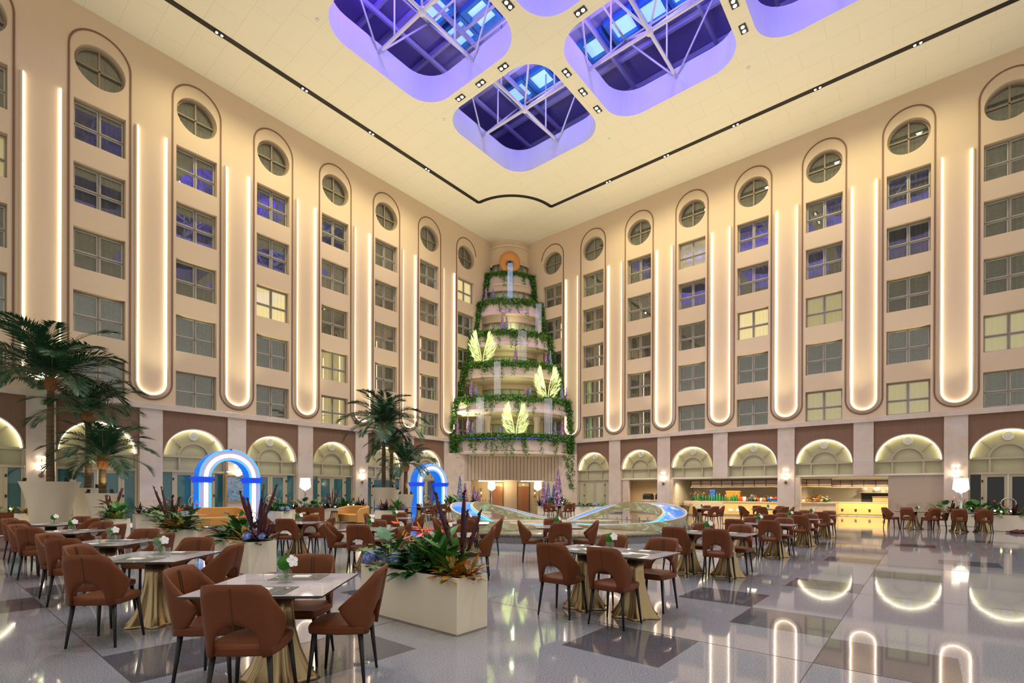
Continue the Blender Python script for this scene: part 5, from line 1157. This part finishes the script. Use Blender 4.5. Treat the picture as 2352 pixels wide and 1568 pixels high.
# orange ring spout
q = onarc(0, 1169, .0); orange = mat('orange_ring', (.62, .27, .07), .35)
o = empty('ring_spout', (q.x, q.y, 20.72), TRZ, 'orange egg-shaped ring spout on the top balcony of the tower', 'spout')
mb = MB(); n = 36; k = 14
vs_ = []
for a in range(n):
    A1 = 2*PI*a/n; Rr = .57 + (.10 if math.sin(A1) > 0 else 0)*math.sin(A1)
    for b in range(k):
        B1 = 2*PI*b/k; r_ = .30 + (.10*math.sin(A1) if math.sin(A1) > 0 else 0); rr_ = Rr + r_*math.cos(B1); vs_.append((rr_*math.cos(A1), .24*math.sin(B1), rr_*math.sin(A1)))
mb.add(vs_, [(a*k + b, ((a+1) % n)*k + b, ((a+1) % n)*k + (b+1) % k, a*k + (b+1) % k) for a in range(n) for b in range(k)]); mb.build('ring', orange, o, smooth=True)
MB().poly([arc(0, 0, .34, 0, 2*PI*23/24, 23)], lambda x, z: (x, .06, z)).build('dark_opening', mat('spout_dark', (.04, .05, .07), .5), o)
q = CO + Vector((.06, -2.4, 0)); cam_o = empty('security_camera', (q.x + .1, q.y, 20.75), .8, 'small white security camera beside the top of the tower', 'camera'); MB().box(-.06, .06, -.25, .1, -.05, .06).build('housing', white, cam_o); MB().sphere((0, -.1, -.12), .09, 10).build('dome', blk, cam_o)
# lights that colour the terraces
for i in range(1, 6):
    w_, sg, z = TIERS[i]; c = CO + DG*(w_ + sg - .9); lamp('POINT', 'terrace_lamp', (c.x, c.y, z + 1.75), 36, (.82, 1, .50) if i > 2 else (1, .92, .66), shadow_soft_size=.03)
lamp('SPOT', 'tower_wash', CO + DG*15 + Vector((0, 0, 5)), 900, (1, .86, .62), aim=CO + DG*2 + Vector((0, 0, 13)), spot_size=R_(60), spot_blend=1, shadow_soft_size=.4)
# ================================================================ BUFFET DISPLAYS
random.seed(3)
BC = {'green': (.02, .22, .05), 'yellow': (.7, .5, .04), 'red': (.5, .05, .03), 'blue': (.03, .12, .5), 'amber': (.45, .2, .04), 'white': (.75, .72, .65), 'brown': (.16, .07, .03)}
BM = {k: mat('bottle_' + k, v, .2, coat=.3) for k, v in BC.items()}
bt = empty('bottle'); MB().lathe([(.045, 0), (.048, .02), (.048, .20), (.02, .27), (.016, .34), (0, .345)], 14).build('glass', BM['green'], bt, smooth=True); MB().lathe([(.018, .31), (.018, .35), (0, .35)], 10).build('cap', BM['amber'], bt)
jr = empty('display_jar'); MB().lathe([(.07, 0), (.085, .04), (.085, .18), (.06, .22)], 14).build('jar', BM['amber'], jr, smooth=True); MB().lathe([(.07, .22), (.07, .26), (0, .265)], 12).build('lid', BM['brown'], jr)
cnt = {}
def recol(o, m_):
    c = o.children[0]; c.data = c.data.copy(); c.data.materials[0] = m_
def shelf_row(src, noun, n, x0, x1, y, z, cols, where, grp, s0=.9, s1=1.25):
    cs = [cols[i % len(cols)] for i in range(n)]; seen = {}
    for i in range(n):
        c = cs[i]; seen[c] = seen.get(c, 0) + 1
        o = place(src, (x0 + (x1 - x0)*i/max(1, n - 1), y + random.uniform(-.12, .12), z), 0, f'{c} {noun} {where}, {ORD[seen[c]-1]} {c} one from the left', grp, random.uniform(s0, s1), noun.split()[-1]); recol(o, BM[c])
ct = B + 1.6
shelf_row(bt, 'bottle', 16, -12.7, -9.9, ct + .38, .98, ['green', 'yellow', 'green', 'red', 'blue', 'green', 'amber', 'white'], 'on the bar counter', 'bottles on the bar counter', 1.0, 1.7)
shelf_row(jr, 'display jar', 14, -9.6, -6.9, ct + .38, .98, ['red', 'white', 'amber', 'blue', 'yellow'], 'on the bar counter', 'jars on the bar counter', .9, 1.5)
shelf_row(jr, 'small jar', 6, -5.9, -4.9, ct + .35, .98, ['white', 'amber', 'yellow'], 'on the buffet island', 'jars on the island', .8, 1.2)
for i, (x, k, nm, s_) in enumerate(((-12.9, 'pink', 'pink flowers at the left end of the bar counter', 1.3), (-12.2, 'anth', 'red flowers beside the bar bottles', 1.2), (-8.9, 'white', 'pale flowers in the middle of the bar counter', 1.4), (-7.9, 'croton', 'orange foliage on the right half of the bar counter', 1.5), (-5.3, 'croton', 'autumn-coloured foliage on the buffet island', 1.9), (-4.7, 'white', 'pale flowers on the buffet island', 1.3), (-7.2, 'white', 'pale flowers at the right end of the bar counter', 1.1))):
    place(PLANTS[k], (x, ct + .45, .98), i, 'bunch of ' + nm, 'flower displays on the buffet', s_, 'flowers')
def blob(name, loc, dims, mt, label, cat):
    o = empty(name, loc, 0, label, cat); w_, d_, h = dims
    MB().box(-w_/2, w_/2, -d_/2, d_/2, 0, h*.8).build('body', mt, o, bevel=.03); MB().box(-w_/2 - .03, w_/2 + .03, -d_/2 - .03, d_/2 + .03, h*.8, h).build('lid', mt, o, bevel=.02); return o
blob('display_box', (-10.2, ct + .75, .98), (.9, .3, .72), mat('orange_box', (.75, .25, .03), .5), 'big orange display box behind the bar bottles', 'display box')
blob('display_box', (-11.6, ct + .78, .98), (.35, .25, .8), BM['blue'], 'tall blue display box behind the bar bottles', 'display box'); blob('display_box', (-7.6, ct + .35, .98), (.6, .25, .2), BM['blue'], 'low blue display box at the right of the bar', 'display box')
blob('bread_cabinet', (-1.9, B + 8.1, .95), (1.7, .4, .4), mat('rattan', (.5, .36, .18), .7), 'woven bread display on the far buffet counter', 'display'); blob('tray_rack', (-2.6, B + 8.3, .95), (1.6, .25, .62), blk, 'long black rack behind the bread display', 'rack')
dish = empty('serving_plate'); o = MB().lathe([(.20, 0), (.19, .03), (0, .02)], 20).build('dish', white, dish, smooth=True); o.rotation_euler = (PI/2 + .2, 0, 0)
MB().box(-.28, .28, -.12, .12, -.24, -.22).build('shelf', mat('shelf_white', (.75, .7, .6), .4), dish)
for i, x in enumerate((-3.3, -2.6, -1.8, -1.1, -.3, .4)): place(dish, (x, B + 9.1, 1.86), 0, f'white oval plate on a small wall shelf, {ORD[i]} from the left in the far buffet', 'wall plates', cat='plate')
cm = empty('coffee_machine'); MB().box(-.35, .35, -.25, .25, .05, .42).build('body', blk, cm, bevel=.03); MB().box(-.28, .28, -.2, .2, .42, .50).build('hopper', blk, cm); MB().box(-.3, .3, -.33, -.2, .05, .09).build('drip_tray', steel, cm)
for x, n in ((-16.3, 'left'), (-15.3, 'right')): place(cm, (x, B + 2.0, .98), 0, f'{n} black coffee machine on the coffee counter', 'coffee machines', cat='coffee machine')
spk = empty('wall_speaker', (-15.35, B + 3.1, 1.95), 0, 'black wall speaker above the coffee counter', 'speaker'); MB().box(-.22, .22, -.16, .08, -.32, .32).build('cabinet', blk, spk, bevel=.04)
c_ = spot(2338, 19.3); mb = MB(); mb.sphere((0, 0, .05), .22, 18, sz=.28); mb.v = [(v[0]*1.5*(.8 + .4*random.random()), v[1], max(.003, v[2]*(.6 + .8*random.random()))) for v in mb.v]; tag(mb.build('cloth', mat('cloth_maroon', (.12, .04, .035), .9), loc=c_, rz=.4, norm=False), 'crumpled maroon cloth on the floor beside the right-edge planter', 'cloth')
